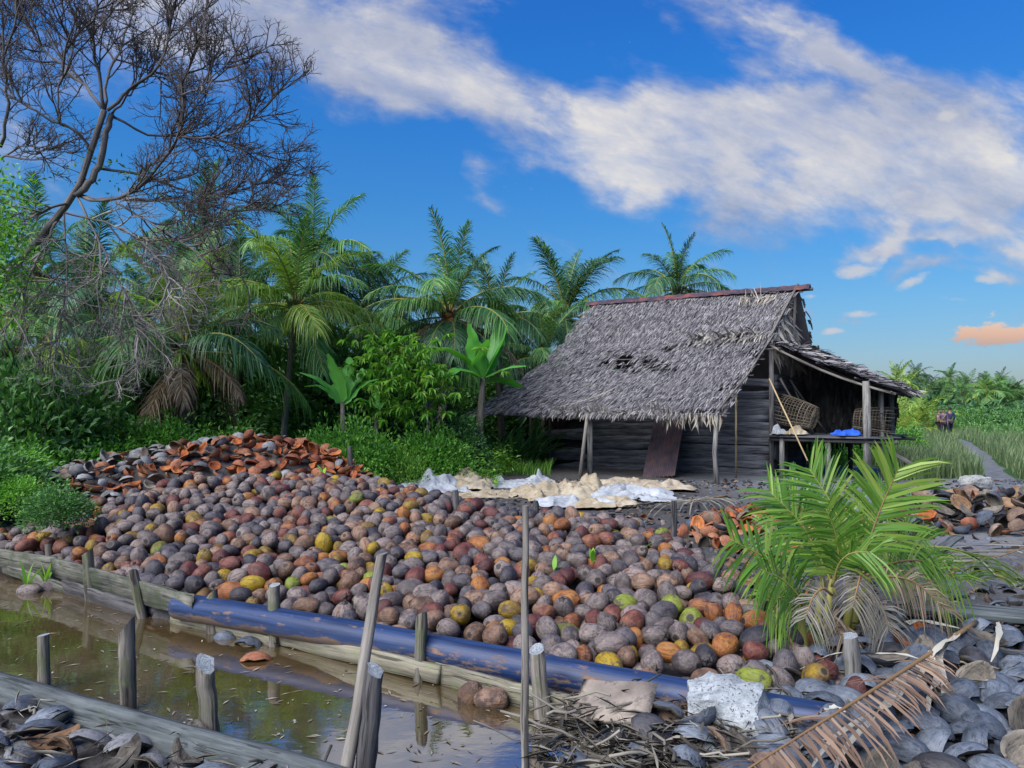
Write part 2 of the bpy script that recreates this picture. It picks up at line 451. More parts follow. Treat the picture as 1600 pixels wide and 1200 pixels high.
def build_ground():
    xs = np.concatenate([-np.geomspace(900, 11, 26), np.linspace(-10.4, 6, 150), np.geomspace(6.5, 900, 34)])
    ys = np.concatenate([[-60, -20, -5, 0], np.linspace(2, 13.5, 112), np.geomspace(14, 1400, 42)])
    X, Y = np.meshgrid(xs, ys, indexing='ij')
    Z = ground_z(X, Y)
    m, t = mat('ground_earth', .9, .25)
    pos = t.n('ShaderNodeNewGeometry').outputs['Position']
    s = t.sep(pos)
    n1 = t.noise(pos, 1.1, 6, .65); n2 = t.noise(pos, 16, 6, .7); n3 = t.noise(t.vec(t.mul(s[0], .6), t.mul(s[1], 1.4), s[2]), 45, 3, .6)
    mud = t.ramp(t.add(t.mul(n2, .8), t.mul(n1, .4), -.1), [(.2, (.018, .017, .017)), (.55, (.075, .07, .068)), (.85, (.19, .185, .185))])
    grey = t.ramp(t.add(t.mul(n3, .8), t.mul(n2, .4), -.1), [(.2, (.05, .052, .058)), (.8, (.26, .265, .28))])
    c = t.mix(t.mul(t.step(s[0], 3.0, 6.0), t.step(s[1], 4.5, 6.5)), mud, grey)
    green = t.ramp(t.add(t.mul(n2, .7), t.mul(n1, .5), -.1), [(.2, (.012, .03, .008)), (.6, (.035, .085, .018)), (.9, (.09, .14, .035))])
    yard = t.mul(t.step(s[0], -.6, .8), t.step(s[0], 10.5, 9.0))
    gm = t.step(t.add(s[1], t.mul(n1, 5.0), t.mul(yard, -9.0)), 17.5, 20.5)
    gl = t.mul(t.step(t.add(s[0], t.mul(n1, 2.0)), -1.5, -3.0), t.step(s[1], 11.6, 13.0))
    c = t.mix(t.m('MAXIMUM', gm, gl), c, green)
    t.put(t.p.inputs['Base Color'], c)
    bump(t, t.add(n2, t.mul(n3, .5)), .8, .03)
    obj('ground', [grid(np.stack([X, Y, Z], -1))], m, smooth=True, kind='structure')
build_ground()
def build_water():
    m, t = mat('ditch_water', .035, .5)
    pos = t.n('ShaderNodeNewGeometry').outputs['Position']
    s = t.sep(pos)
    n = t.noise(pos, 2.2, 5, .6); fl = t.noise(pos, 70, 2, .5)
    c = t.ramp(n, [(.3, (.040, .027, .010)), (.7, (.088, .060, .026))])
    scum = t.mul(t.step(fl, .73, .77), t.step(t.noise(pos, 3.0, 3, .6), .46, .62))
    c = t.mix(scum, c, (.45, .43, .36))
    t.put(t.p.inputs['Base Color'], c)
    t.put(t.p.inputs['Roughness'], t.lin(scum, 0, 1, .03, .6))
    t.p.inputs['IOR'].default_value = 5.0
    rip = t.noise(t.vec(s[0], t.mul(s[1], 1.6), 0.0), 7, 3, .5)
    bump(t, rip, .06, .012)
    V = np.array([[[-40, 1.5, WATER], [-40, 30, WATER]], [[1.3, 1.5, WATER], [1.3, 30, WATER]]])
    # outline follows the banks so that no sheet runs under the yard
    xs = np.linspace(-24, 1.15, 60)
    fy = np.interp(xs, BX, BY) + .12; ny = np.interp(xs, NX, NY) - .05
    V = np.stack([np.stack([xs, ny, np.full(60, WATER)], 1), np.stack([xs, fy, np.full(60, WATER)], 1)], 1)
    obj('water', [grid(V)], m, kind='structure')
    g = np.random.default_rng(66); n = 420
    px = g.uniform(0, 900, n); py = 905 + px * .16 + 190 * g.random(n) ** 1.3
    C = np.array([G(a, b, WATER + .003) for a, b in zip(px, py)])
    ok = (C[:, 1] > np.interp(C[:, 0], NX, NY) + .05) & (C[:, 1] < np.interp(C[:, 0], BX, BY) - .02)
    C = C[ok]; n = len(C); a = g.uniform(0, 6.3, n)
    obj('floating_scraps', [leaves(C, np.stack([np.cos(a), np.sin(a), np.zeros(n)], 1), np.tile(Z3, (n, 1)), g.uniform(.01, .09, n) ** 1.0, g.uniform(.004, .02, n), droop=.0)], strawmat('floating_bits', [(0, (.06, .05, .035)), (.6, (.22, .19, .14)), (1, (.42, .39, .32))]), kind='stuff', label='husk fibre, straw and leaf scraps floating on the brown ditch water', cat='scraps')
build_water()
def build_path():
    m, t = mat('path_gravel', .9, .2)
    pos = t.n('ShaderNodeNewGeometry').outputs['Position']
    n2 = t.noise(pos, 5, 8, .8)
    t.put(t.p.inputs['Base Color'], t.ramp(n2, [(.3, (.045, .05, .055)), (.7, (.20, .21, .225))]))
    bump(t, n2, .8, .04)
    line = [(1620, 800), (1560, 745), (1530, 715), (1512, 698), (1500, 690), (1478, 682), (1440, 674)]
    cs = np.array([G(a, b)[:2] for a, b in line])
    s = np.linspace(0, len(cs) - 1, 50); k = np.arange(len(cs))
    C = np.stack([np.interp(s, k, cs[:, 0]), np.interp(s, k, cs[:, 1])], 1)
    T = unit(np.gradient(C, axis=0)); Nn = np.stack([T[:, 1], -T[:, 0]], 1)
    rows = []
    for q in np.linspace(-1, 1, 7):
        p = C + Nn * (q * (.42 + .35 * (fbm(s * 1.3, s * 0 + q, 3) - .4)))[:, None]
        rows.append(np.stack([p[:, 0], p[:, 1], ground_z(p[:, 0], p[:, 1]) + .03 - .05 * q * q], 1))
    obj('path', [grid(np.stack(rows, 1)[:, ::-1])], m, smooth=True, kind='structure')
build_path()
# ------------------------------------------------------------------ the thatched hut
M['thatch'] = strawmat('thatch', [(.0, (.045, .042, .048)), (.45, (.155, .147, .155)), (.8, (.26, .248, .25)), (1.0, (.40, .38, .355))])
M['thatchpale'] = strawmat('thatch_pale', [(.0, (.16, .14, .11)), (.6, (.38, .34, .28)), (1.0, (.55, .50, .42))])
M['thatchmid'] = strawmat('thatch_mid', [(.0, (.09, .083, .08)), (.6, (.25, .235, .215)), (1.0, (.42, .39, .34))])
def metal_rust(name, c0, c1, c2):
    m, t = mat(name, .6, .4)
    pos = t.n('ShaderNodeTexCoord').outputs['Object']
    n = t.noise(pos, 4.0, 6, .65)
    t.put(t.p.inputs['Base Color'], t.ramp(n, [(.3, c0), (.5, c1), (.68, c2)]))
    bump(t, n, .3, .01)
    return m
M['rust'] = metal_rust('rusty_sheet', (.022, .018, .026), (.055, .038, .048), (.10, .05, .04))
M['ridge'] = metal_rust('ridge_sheet', (.02, .018, .025), (.05, .035, .045), (.22, .05, .03))
hu = np.array([-.814, .58, 0]); hv = np.array([.58, .814, 0]); HO = np.array([4.38, 15.8, 0])
def H(t, d, z): return HO + hu * t + hv * d + np.array([0, 0, z])      # t along the front (to the left), d into the hut
Z3 = np.array([0, 0, 1.0])
def surf(rows, a, b):
    """rows: list of (b, right point, left point); bilinear between them"""
    bs = [r[0] for r in rows]
    Rr = np.stack([np.interp(b, bs, [r[1][k] for r in rows]) for k in range(3)], -1)
    Ll = np.stack([np.interp(b, bs, [r[2][k] for r in rows]) for k in range(3)], -1)
    return Rr + (Ll - Rr) * np.asarray(a)[..., None]
def thatch(rows, nrow, dens, length, seed, holes=(), sag=0.0, ragged=.02, lift=.035, width=.032):
    g = np.random.default_rng(seed)
    A, B_, Q_ = [], [], []
    for r in range(nrow):
        b = r / nrow
        j0, j1 = g.normal(0, ragged), g.normal(0, ragged)
        a = np.arange(0 + j0, 1 + j1, 1 / dens)
        a = a + g.normal(0, .25 / dens, len(a))
        Q_.append(np.full(len(a), 1.0 if r % 4 == 0 else 0.0) * (.5 + g.random()))
        A.append(a); B_.append(np.full(len(a), b) + g.normal(0, .10 / nrow, len(a)))
    a, b, rq = np.concatenate(A), np.concatenate(B_), np.concatenate(Q_)
    keep = np.ones(len(a), bool)
    for (ha, hb, ra, rb, pr) in holes:
        d = ((a - ha) / ra) ** 2 + ((b - hb) / rb) ** 2 + (fbm(a * 30, b * 22, 3) - .47) * 3.2
        keep &= ~((d < 1) & (g.random(len(a)) < pr))
    keep &= g.random(len(a)) < .96
    a, b, rq = a[keep], b[keep], rq[keep]; n = len(a)
    def S(a, b):
        p = surf(rows, a, b)
        p[:, 2] -= sag * np.sin(np.clip(a, 0, 1) * math.pi) * (1 - b) + (fbm(a * 5, b * 4, 8) - .47) * .16
        return p
    e = 1e-2
    p = S(a, b); du = unit(S(a + e, b) - p); dv = unit(p - S(a, b + e))   # dv points down the slope
    nn = unit(np.cross(dv, du)); nn *= np.sign(nn[:, 2:3])
    L = length * g.uniform(.6, 1.15, n)[:, None]; w = (width * g.uniform(.6, 1.5, n))[:, None]
    ang = g.normal(0, .17, n)[:, None]
    D = unit(dv + du * ang); Sx = unit(np.cross(D, nn))
    lf = np.abs(g.normal(0, lift, n))[:, None] * np.where(g.random(n) < .06, 2.6, 1)[:, None] + rq[:, None] * lift * 1.1
    tw = g.normal(0, .5, n)[:, None]; Sx = unit(Sx + nn * tw)
    p0 = p + nn * .012; p1 = p + D * L * .55 + nn * (.03 + lf * .6); p2 = p + D * L + nn * (.022 + lf) - Z3 * L * .12 * (b[:, None] < .06)
    V = np.stack([p0 - Sx * w * .5, p0 + Sx * w * .5, p1 - Sx * w * .5, p1 + Sx * w * .5, p2 - Sx * w * .25, p2 + Sx * w * .25], 1)
    q = np.arange(n) * 6
    F = np.concatenate([np.stack([q, q + 1, q + 3, q + 2], 1), np.stack([q + 2, q + 3, q + 5, q + 4], 1)])
    return V.reshape(-1, 3), F
def build_hut():
    root = empty('thatched_hut', H(2.5, 2.5, 0), 'weathered plank hut with a sagging grey palm thatch roof and open side platform', 'hut')
    def part(name, parts, mats, smooth=False, parent=root, **kw):
        off = np.array(root.location)
        parts = [(np.asarray(p[0]) - off,) + tuple(p[1:]) for p in parts]
        return obj(name, parts, mats, parent, smooth, **kw)
    front = [(0, H(-.12, 0, 1.53), H(6.62, 0, 1.58)), (.3, H(-.25, 1.1, 2.36), H(5.9, 1.1, 2.38)), (.62, H(-.42, 2.28, 3.30), H(5.24, 2.28, 3.42)), (1, H(-.78, 3.5, 4.62), H(4.96, 3.5, 4.70))]
    holes = [(.52, .44, .15, .06, .72), (.63, .50, .10, .045, .65), (.36, .40, .07, .03, .6), (.10, .63, .07, .022, .95), (.34, .60, .05, .016, .8), (.04, .52, .05, .05, .6), (.03, .985, .25, .03, .9), (.2, .56, .04, .02, .6), (.03, .22, .04, .1, .5), (.08, .02, .1, .03, .9), (.42, .57, .03, .03, .7)]
    V, F = thatch(front, 62, 300, .21, 1, holes, sag=.07, ragged=.011, width=.017, lift=.011)
    rf = part('roof', [(V, F, 0)], M['thatch'])
    # pale patched strip and loose fronds on the slope
    strip = [(0, surf(front, np.array([.02]), np.array([.60]))[0] + Z3 * .05, surf(front, np.array([.34]), np.array([.60]))[0] + Z3 * .05),
             (1, surf(front, np.array([.02]), np.array([.67]))[0] + Z3 * .05, surf(front, np.array([.34]), np.array([.67]))[0] + Z3 * .05)]
    V2, F2 = thatch(strip, 3, 90, .26, 5)
    eave = [(0, front[0][1] + hu * 1.0 - Z3 * .05 - hv * .03, front[0][1] + hu * 4.4 - Z3 * .03 - hv * .03), (1, front[0][1] + hu * 1.0 + hv * .12 + Z3 * .07, front[0][1] + hu * 4.4 + hv * .12 + Z3 * .07)]
    V3, F3 = thatch(eave, 2, 170, .2, 6, lift=.04, width=.024)
    ridge_t = [(0, surf(front, np.array([.06]), np.array([.90]))[0] + Z3 * .06, surf(front, np.array([.22]), np.array([.9]))[0] + Z3 * .06),
               (1, surf(front, np.array([.04]), np.array([.95]))[0] + Z3 * .06, surf(front, np.array([.24]), np.array([.95]))[0] + Z3 * .06)]
    V4, F4 = thatch(ridge_t, 2, 36, .3, 7, lift=.06, ragged=.06, width=.02)
    for Vq, Fq, mq in ((V2, F2, 'thatchmid'), (V3, F3, 'thatchmid'), (V4, F4, 'thatchpale')): part('thatch_patch', [(Vq, Fq, 0)], M[mq])
    # battens and rafters carry the thatch
    bat = []
    for k in range(23):
        b = k / 23 + .01
        a0, a1 = -.022 + rng.normal(0, .012), 1.01 + rng.normal(0, .008)
        q = surf(front, np.linspace(a0, a1, 8), np.full(8, b)); q[:, 2] -= .07 * np.sin(np.linspace(0, math.pi, 8)) * (1 - b) + .035
        bat.append(T_(q, .013, 5))
    part('battens', bat, M['rafter'])
    for k, a in enumerate(np.linspace(.0, 1, 9)):
        q = surf(front, np.full(7, a), np.linspace(-.015, 1.0, 7)) - Z3 * .075
        part('rafter', [T_(q, .028, 6)], M['rafter'])
    # loose poles lying on the roof edge
    q = surf(front, np.array([.015, -.012, -.02]), np.array([-.03, .3, .63])) + Z3 * .06
    part('edge_pole', [T_(q, .018, 6)], M['pole'])
    q = surf(front, np.array([-.012, -.004, .0]), np.array([.60, .8, 1.0])) + Z3 * .07
    part('edge_pole', [T_(q, .026, 6)], M['pole'])
    for (a0, b0, a1, b1) in ((.47, .17, .62, .0), (.27, .52, .21, .62)):
        s = np.linspace(0, 1, 6); q = surf(front, a0 + (a1 - a0) * s ** 1.6, b0 + (b1 - b0) * s) + Z3 * .09
        part('loose_stalk', [T_(q, np.linspace(.014, .006, 6), 5)], M['thatchpale'])
    # back slope and ridge sheet
    back = [(0, H(-.80, 6.2, 1.75), H(5.1, 6.2, 1.8)), (1, H(-.80, 3.5, 4.62), H(4.96, 3.5, 4.70))]
    V, F = thatch(back, 32, 110, .34, 2, width=.05)
    rs = [grid(np.stack([surf(back, np.linspace(0, 1, 9), np.full(9, b)) - Z3 * .05 for b in np.linspace(0, 1, 5)], 1))]
    part('back_roof', [(V, F, 0), rs[0]], M['thatch'])
    rd = []
    for k in range(4):
        a0, a1 = -.05 + k * .265, -.05 + (k + 1) * .265 + .02
        pa = surf(front, np.array([a0, a1]), np.ones(2)) + Z3 * (.05 + .012 * (k % 2))
        for sg in (-1, 1):
            w = hv * sg * .17 - Z3 * .14
            n_ = 24
            s = np.linspace(0, 1, n_)
            L0 = pa[0] + (pa[1] - pa[0]) * s[:, None]
            cor = Z3 * (np.sin(s * n_ * 1.5) * .008)[:, None]
            rd.append(grid(np.stack([L0 + cor, L0 + w * .5 + cor, L0 + w + cor], 1)))
    part('ridge_sheet', rd, M['ridge'])
    part('ridge_pole', [T_([surf(front, np.array([-.06]), np.ones(1))[0] - Z3 * .08, surf(front, np.array([1.02]), np.ones(1))[0] - Z3 * .08], .04, 7)], M['rafter'])
    # gable screen of old fronds, gable post
    g = np.random.default_rng(4)
    n = 260; tt = g.random(n); zz = g.random(n) ** .8
    d = 2.6 + 1.9 * tt; top = np.where(d < 3.5, 3.30 + (d - 2.28) * 1.08, 4.6 - (d - 3.5) * 1.15) - .12
    z = 2.95 + (np.maximum(top, 3.0) - 2.95) * zz
    C = np.stack([H(-.50 + g.normal(0, .03), dd, z_) for dd, z_ in zip(d, z)])
    D = np.stack([g.normal(0, .2, n), g.normal(0, .2, n), -np.ones(n)], 1)
    part('gable_screen', [leaves(C, D, np.tile(-hu * -1, (n, 1)) + g.normal(0, .3, (n, 3)), g.uniform(.25, .6, n), .06)], M['thatchpale'])
    part('gable_post', [T_([H(-.62, 3.5, 2.4), H(-.72, 3.5, 4.58)], .035, 7)], M['pole'])
    # front wall: eleven sagging boards, broken at the left end
    wl = []
    for k in range(11):
        z = .10 + k * .185
        sg = .06 if k < 5 else .02
        for (t0, t1) in ((-.42, 2.35), (2.37, 4.55), (4.57, 5.75)):
            if t0 > 4 and k in (3, 6, 8): continue
            dz0, dz1 = rng.normal(0, .012), rng.normal(0, .012)
            if t0 > 4: dz1 += (-.12, .05, -.1, 0, .1, -.05, 0, .08, 0, .04, 0)[k]
            wl.append(plank(H(t0, 2.42 + rng.normal(0, .006) - k * .004, z + dz0), H(t1 + (rng.normal(0, .1) if t0 > 4 else 0), 2.42 - k * .004, z + dz1 - (.06 if t0 > 2 else 0)), Z3, .19 + rng.normal(0, .005), .022, 8, seed=k * 7 + int(t0 * 3), split=.02, jit=.005))
    part('front_wall', wl, M['wall'])
    part('inner_lining', [plank(H(-.35, 2.55, .2 + k * .29), H(5.7, 2.55, .2 + k * .29), Z3, .31, .01, 4, seed=k) for k in range(5)], M['wall_shaded'])
    part('header_board', [plank(H(-.45, 2.36, 2.24), H(.9, 2.36, 2.26), Z3, .17, .03, 6, seed=31)], M['wall'])
    sw = [plank(H(-.47, 2.46, .95 + k * .19 + .08), H(-.47, 5.2, .95 + k * .19 - .02 + .1), Z3, .195, .022, 8, seed=60 + k, split=.03) for k in range(8)]
    part('side_wall', sw, M['greywall'] if 'greywall' in M else M['wall'])
    part('underfloor_shade', [plank(H(-.44, 2.5, .1 + k * .2), H(-.44, 5.4, .1 + k * .2), Z3, .19, .02, 5, seed=80 + k) for k in range(4)], M['wall_shaded'])  # dark boards stand in for the shade under the raised floor
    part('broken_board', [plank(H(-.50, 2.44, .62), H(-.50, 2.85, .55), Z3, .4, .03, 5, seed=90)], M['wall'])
    part('back_wall', [plank(H(-.4, 5.4, .1 + k * .3), H(5.5, 5.4, .1 + k * .3), Z3, .31, .02, 4, seed=100 + k) for k in range(6)], M['wall_shaded'])
    part('end_wall', [plank(H(5.7, 2.5, .1 + k * .3), H(5.6, 5.4, .1 + k * .3), Z3, .31, .02, 4, seed=120 + k) for k in range(8)], M['wall_shaded'])
    part('end_gable', [grid(np.stack([np.stack([H(5.15, 2.4 + q * 1.15, 2.3), H(5.0, 2.6 + q * .9, 3.3 + q*.5), H(4.9, 3.4, 4.5)]) for q in np.linspace(0, 2.4, 4)], 0))], M['wall_shaded'])
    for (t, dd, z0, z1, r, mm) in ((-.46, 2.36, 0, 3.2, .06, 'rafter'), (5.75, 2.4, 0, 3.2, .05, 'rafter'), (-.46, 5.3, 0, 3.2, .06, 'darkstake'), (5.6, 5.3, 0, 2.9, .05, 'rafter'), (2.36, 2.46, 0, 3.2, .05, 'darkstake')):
        part('corner_post', [T_([H(t, dd, z0), H(t, dd, z1)], r, 8, noise=.06)], M[mm])
    # eave posts
    part('eave_post', [T_([H(0, .02, -.1), H(.05, .0, .7), H(.02, .05, 1.50)], [.062, .055, .05], 10, noise=.07)], M['post'])
    part('eave_post', [T_([H(6.5, .02, -.1), H(6.45, .0, .7), H(6.42, .05, 1.52)], [.06, .055, .05], 10, noise=.07)], M['post'])
    b0 = G(922, 745)
    part('eave_post', [T_([b0, b0 + [0, .05, .8], b0 + [0, .1, 1.75]], [.075, .07, .065], 10, noise=.08)], M['post'])
    b1 = G(906, 747)
    part('prop', [T_([b1, b1 + [.2, .25, 1.5]], [.05, .04], 8, noise=.08)], M['pole'])
    part('eave_beam', [T_([H(-.2, .06, 1.46), H(3.2, .06, 1.38), H(6.6, .06, 1.50)], .035, 7)], M['rafter'])
    # hanging shreds of thatch under the right end
    n = 70; C = np.stack([H(g.uniform(-.1, 1.2), -.02 + g.normal(0, .04), 1.52 + g.normal(0, .03)) for _ in range(n)])
    D = np.stack([g.normal(0, .25, n), g.normal(0, .2, n), -np.ones(n)], 1)
    part('hanging_shreds', [leaves(C, D, g.normal(0, 1, (n, 3)), g.uniform(.15, .42, n), .03)], M['thatchpale'])
    # lean-to over the platform: its eave runs into the picture
    lt = [(0, H(-3.12, 2.15, 2.03), H(-3.05, 5.2, 2.0)), (.5, H(-1.8, 2.2, 2.62), H(-1.8, 5.2, 2.62)), (1, H(-.40, 2.22, 3.24), H(-.40, 5.1, 3.3))]
    V, F = thatch(lt, 30, 95, .32, 3, holes=[(.03, .75, .05, .12, .9), (.1, .45, .04, .1, .9), (.2, .6, .05, .06, .8), (.05, .3, .05, .04, .8)], width=.045, ragged=.02)
    und = []
    for k in range(26):
        b = k / 26
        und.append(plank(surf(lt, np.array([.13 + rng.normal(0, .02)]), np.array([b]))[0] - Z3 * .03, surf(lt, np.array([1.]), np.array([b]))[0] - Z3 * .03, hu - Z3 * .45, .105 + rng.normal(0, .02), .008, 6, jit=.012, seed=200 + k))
    lr = part('side_roof', [(V, F, 0)], M['thatch'])
    part('roof_shade_lining', und, M['wall_shaded'], parent=lr)  # dark boards paint the shade on the underside of the side roof
    for a, r in ((.02, .03), (.5, .03), (.98, .03)):
        q = surf(lt, np.full(8, a), np.linspace(0, 1, 8)) - Z3 * (.10 + .12 * np.sin(np.linspace(0, math.pi, 8)))[:, None]
        part('rafter', [T_(q, r, 7)], M['pole' if a < .1 else 'rafter'])
    for b in (.03, .3, .6, .9):
        part('purlin', [T_(surf(lt, np.linspace(-.02, 1, 5), np.full(5, b)) - Z3 * .09, .02, 6)], M['rafter'])
    bs = [(0, H(-.4, 5.25, .95), H(-2.65, 5.2, 1.0)), (1, H(-.4, 5.25, 3.3), H(-2.75, 5.2, 2.15))]
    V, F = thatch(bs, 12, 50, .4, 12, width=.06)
    sc = part('back_screen', [(V, F, 0)], strawmat('shaded_thatch', [(0, (.018, .017, .018)), (.6, (.05, .047, .047)), (1, (.10, .095, .09))]))  # thatch coloured near black: shade inside the lean-to is painted in
    part('screen_shade_lining', [grid(np.stack([surf(bs, np.linspace(0, 1, 8), np.full(8, b)) + hv * .04 for b in np.linspace(0, 1, 4)], 1))], M['wall_shaded'], parent=sc)  # dark backing sheet, adds to the painted lean-to shade
    for (k, dd, z1, r) in ((2.55, 2.25, 2.22, .085), (2.62, 3.6, 2.15, .05), (2.65, 4.9, 2.15, .06), (2.75, 2.9, 2.1, .04)):
        part('platform_post', [T_([H(-k, dd, -.1), H(-k, dd, 1.0), H(-k + .02, dd, z1)], r, 10, noise=.06)], M['post'])
    for (k, dd) in ((.75, 2.2), (1.0, 4.8), (.55, 3.2), (1.75, 2.25), (1.7, 4.9), (1.5, 3.4)):
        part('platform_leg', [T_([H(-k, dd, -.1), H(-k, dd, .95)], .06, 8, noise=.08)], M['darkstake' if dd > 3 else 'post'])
    fl = [plank(H(-.5, 2.15 + k * .19, .985 + rng.normal(0, .006)), H(-2.95 + rng.normal(0, .08), 2.15 + k * .19, .975), hv, .18, .03, 6, seed=140 + k, split=.03) for k in range(16)]
    part('platform_floor', fl, M['wall'])
    part('platform_beam', [T_([H(-.45, 2.2, .92), H(-3.15, 2.2, .9)], .045, 7, noise=.06), T_([H(-.45, 4.7, .92), H(-3.2, 4.7, .9)], .045, 7, noise=.06)], M['rafter'])
    part('brace', [plank(H(-2.6, 2.3, .92), H(-3.5, 2.6, .35), Z3, .09, .04, 5, seed=160)], M['rafter'])
    # boards stored upright against the side wall
    for q, (dd0, dd1, lean) in enumerate(((3.3, 2.75, .25), (3.9, 3.7, .2), (4.3, 3.6, .3))):
        part('stored_board', [plank(H(-.62 - lean * 2.2, dd0, 1.0), H(-.56, dd1, 2.35), hv, .12, .025, 6, seed=170 + q)], M['rafter'])
    return root
build_hut()
def lean_thing(name, label, cat, pts, r, m, group=None, sides=8, noise=.03):
    pts = np.asarray(pts, float); o = pts[0].copy()
    return obj(name, [T_(pts - o, r, sides, noise=noise)], M[m], loc=o, label=label, cat=cat, group=group)
lean_thing('bamboo_pole', 'straight yellow bamboo pole standing against the plank wall right of the eave post', 'pole', [G(1148, 747) + [0, -.1, 0], P(1150, 612, 16.6)], .022, 'bamboo', 'bamboo poles')
lean_thing('bamboo_pole', 'thin bamboo pole slanting from the hut corner down across the platform edge', 'pole', [P(1262, 720, 15.6), P(1202, 592, 17.0)], .016, 'bamboo', 'bamboo poles')
def corrugated(label, foot, head, w, seed):
    foot, head = np.asarray(foot), np.asarray(head)
    n, k = 41, 10
    s = np.linspace(-.5, .5, n)
    ax = unit(head - foot); side = unit(hu - ax * np.dot(hu, ax)); nn = np.cross(ax, side)
    V = np.stack([(head - foot) * q + side * (s * w)[:, None] + nn * (np.sin(s * 2 * math.pi * 8) * .018)[:, None] + nn * (.02 * math.sin(q * 5 + seed)) for q in np.linspace(0, 1, k)], 0)
    V2 = V + nn * .004
    a, b = grid(V), grid(V2[:, ::-1])
    obj('metal_sheet', [a, b], M['rust'], loc=foot, smooth=True, label=label, cat='metal sheet', group='rusty sheets leaning on the hut')
corrugated('rusty corrugated sheet leaning against the middle of the dark plank wall', G(1029, 746) - hv * .0, H(2.05, 2.36, 1.72), .80, 1)
corrugated('dark corrugated sheet leaning on the far left end of the plank wall', G(852, 724), H(5.4, 2.25, 1.55), .62, 2)
# ------------------------------------------------------------------ ditch edge: pipe, boards, stakes
def build_pipe():
    m, t = mat('blue_pipe_plastic', .58, .4)
    g = attr(t); s = t.sep(g)
    pos = t.n('ShaderNodeNewGeometry').outputs['Position']
    n = t.noise(t.vec(t.mul(s[0], 1.2), t.mul(s[1], 4.0), 0.0), 3.0, 6, .7)
    low = t.step(t.sub(t.sep(t.n('ShaderNodeTexCoord').outputs['Object'])[2], 0.0), .03, -.07)
    c = t.ramp(t.noise(t.vec(t.mul(s[0], .8), t.mul(s[1], 20.0), 1.0), 2.0, 5, .65), [(.36, (.006, .015, .048)), (.64, (.018, .043, .125))])
    dust = t.step(t.add(n, t.mul(low, .19)), .56, .67)
    c = t.mix(t.mul(dust, .8), c, t.mix(t.noise(pos, 9, 3), (.09, .075, .05), (.36, .19, .09)))
    c = t.mix(t.mul(low, t.step(n, .42, .6), .6), c, (.055, .06, .05))
    t.put(t.p.inputs['Base Color'], c); t.put(t.p.inputs['Roughness'], t.lin(dust, 0, 1, .46, .9))
    a, b = np.array([-2.62, 5.82, .055]), np.array([1.62, 3.66, .045])
    s_ = np.linspace(0, 1, 22)[:, None]
    pts = a + (b - a) * s_; pts[:, 2] += .012 * np.sin(s_[:, 0] * 5)
    o = pts[0].copy(); o[2] = .055
    root = obj('pipe', [T_(pts - o, .102, 28, cap=False), T_((pts - o)[::-1], .094, 28, cap=False)], m, smooth=True, loc=o,
               label='long blue plastic pipe with mud stains holding back the coconuts along the ditch', cat='pipe')
build_pipe()
def at_edge(px, py, z): return G(px, py, z)
def board_thing(label, pts, h, th, m, seed, group='old boards along the ditch', tilt=(0, -.15, 1)):
    p0, p1 = [np.asarray(p, float) for p in pts]
    o = (p0 + p1) / 2
    return obj('board', [plank(p0 - o, p1 - o, tilt, h, th, 14, seed=seed, jit=.004, split=.02)], M[m], loc=o, label=label, cat='board', group=group)
board_thing('mossy board at the far left end of the ditch edge, topmost', (G(-60, 862, .10), G(88, 886, .10)), .19, .035, 'mossboard', 1)
board_thing('long mossy board between the second stake and the left end of the blue pipe', (G(84, 886, .10), G(300, 947, .10)), .185, .035, 'mossboard', 2)
board_thing('dark sloping board under the topmost mossy board at the far left', (G(8, 886, .0) + [0, -.03, 0], G(120, 925, -.08) + [0, -.02, 0]), .10, .03, 'mossboard', 3)
board_thing('dark wet board low over the water below the long mossy board', (G(105, 915, -.04) + [0, -.04, 0], G(222, 952, -.05) + [0, -.04, 0]), .13, .03, 'darkstake', 4)
board_thing('narrow pale board under the blue pipe left of the tall ditch stake', (G(268, 968, -.075), G(432, 1003, -.065)), .07, .03, 'paleboard', 5)
board_thing('pale yellowish board under the blue pipe behind the leaning stick', (G(424, 990, -.035) + [0, -.01, 0], G(683, 1052, -.03) + [0, -.01, 0]), .125, .035, 'paleboard', 6)
board_thing('greyish board under the blue pipe between the thin pole and the white block', (G(676, 1050, -.04), G(930, 1118, -.04)), .14, .035, 'paleboard', 7)
def build_near_plank():
    p0, p1 = np.array([-3.9, 4.86, -.095]), np.array([-.42, 3.11, -.095])
    o = (p0 + p1) / 2
    obj('heavy_plank', [plank(p0 - o, p1 - o, (0.12, .2, 1), .19, .075, 12, seed=21, jit=.004, split=.02)], M['greyboard'], loc=o,
        label='heavy grey plank on edge holding the near bank of the ditch', cat='plank')
build_near_plank()
M['hewn'] = wood('hewn_end', (.15, .17, .185), (.40, .43, .45))
def stake(name, label, base, top, r0, r1, m, slant=(0, 0, 0), group='stakes driven in along the ditch', noise=.10, cat='stake', sides=11):
    base, top = np.asarray(base, float), np.asarray(top, float)
    g = np.random.default_rng(int(abs(base[0] * 1000)) + 5)
    d = top - base; k = 9
    pts = base + d * np.linspace(-.22, 1, k)[:, None]
    pts[1:-1, :2] += g.normal(0, .0022, (k - 2, 2))
    r = np.linspace(r0, r1, k) * (1 + g.normal(0, .025, k))
    o = base.copy()
    Vt, Ft, gt = tube(pts - o, r, sides, noise=noise, slant=slant)
    return obj(name, [(Vt, Ft[:2], 0, gt), (Vt, [Ft[2]], 1, gt * [3, 3, 1])], [M[m], M['hewn' if m != 'pole' else m]], loc=o, label=label, cat=cat, group=group)
def up(base, px, py, dy=0.0):
    """the top of something rising from base that ends at px, py"""
    return P(px, py, base[1] + dy)
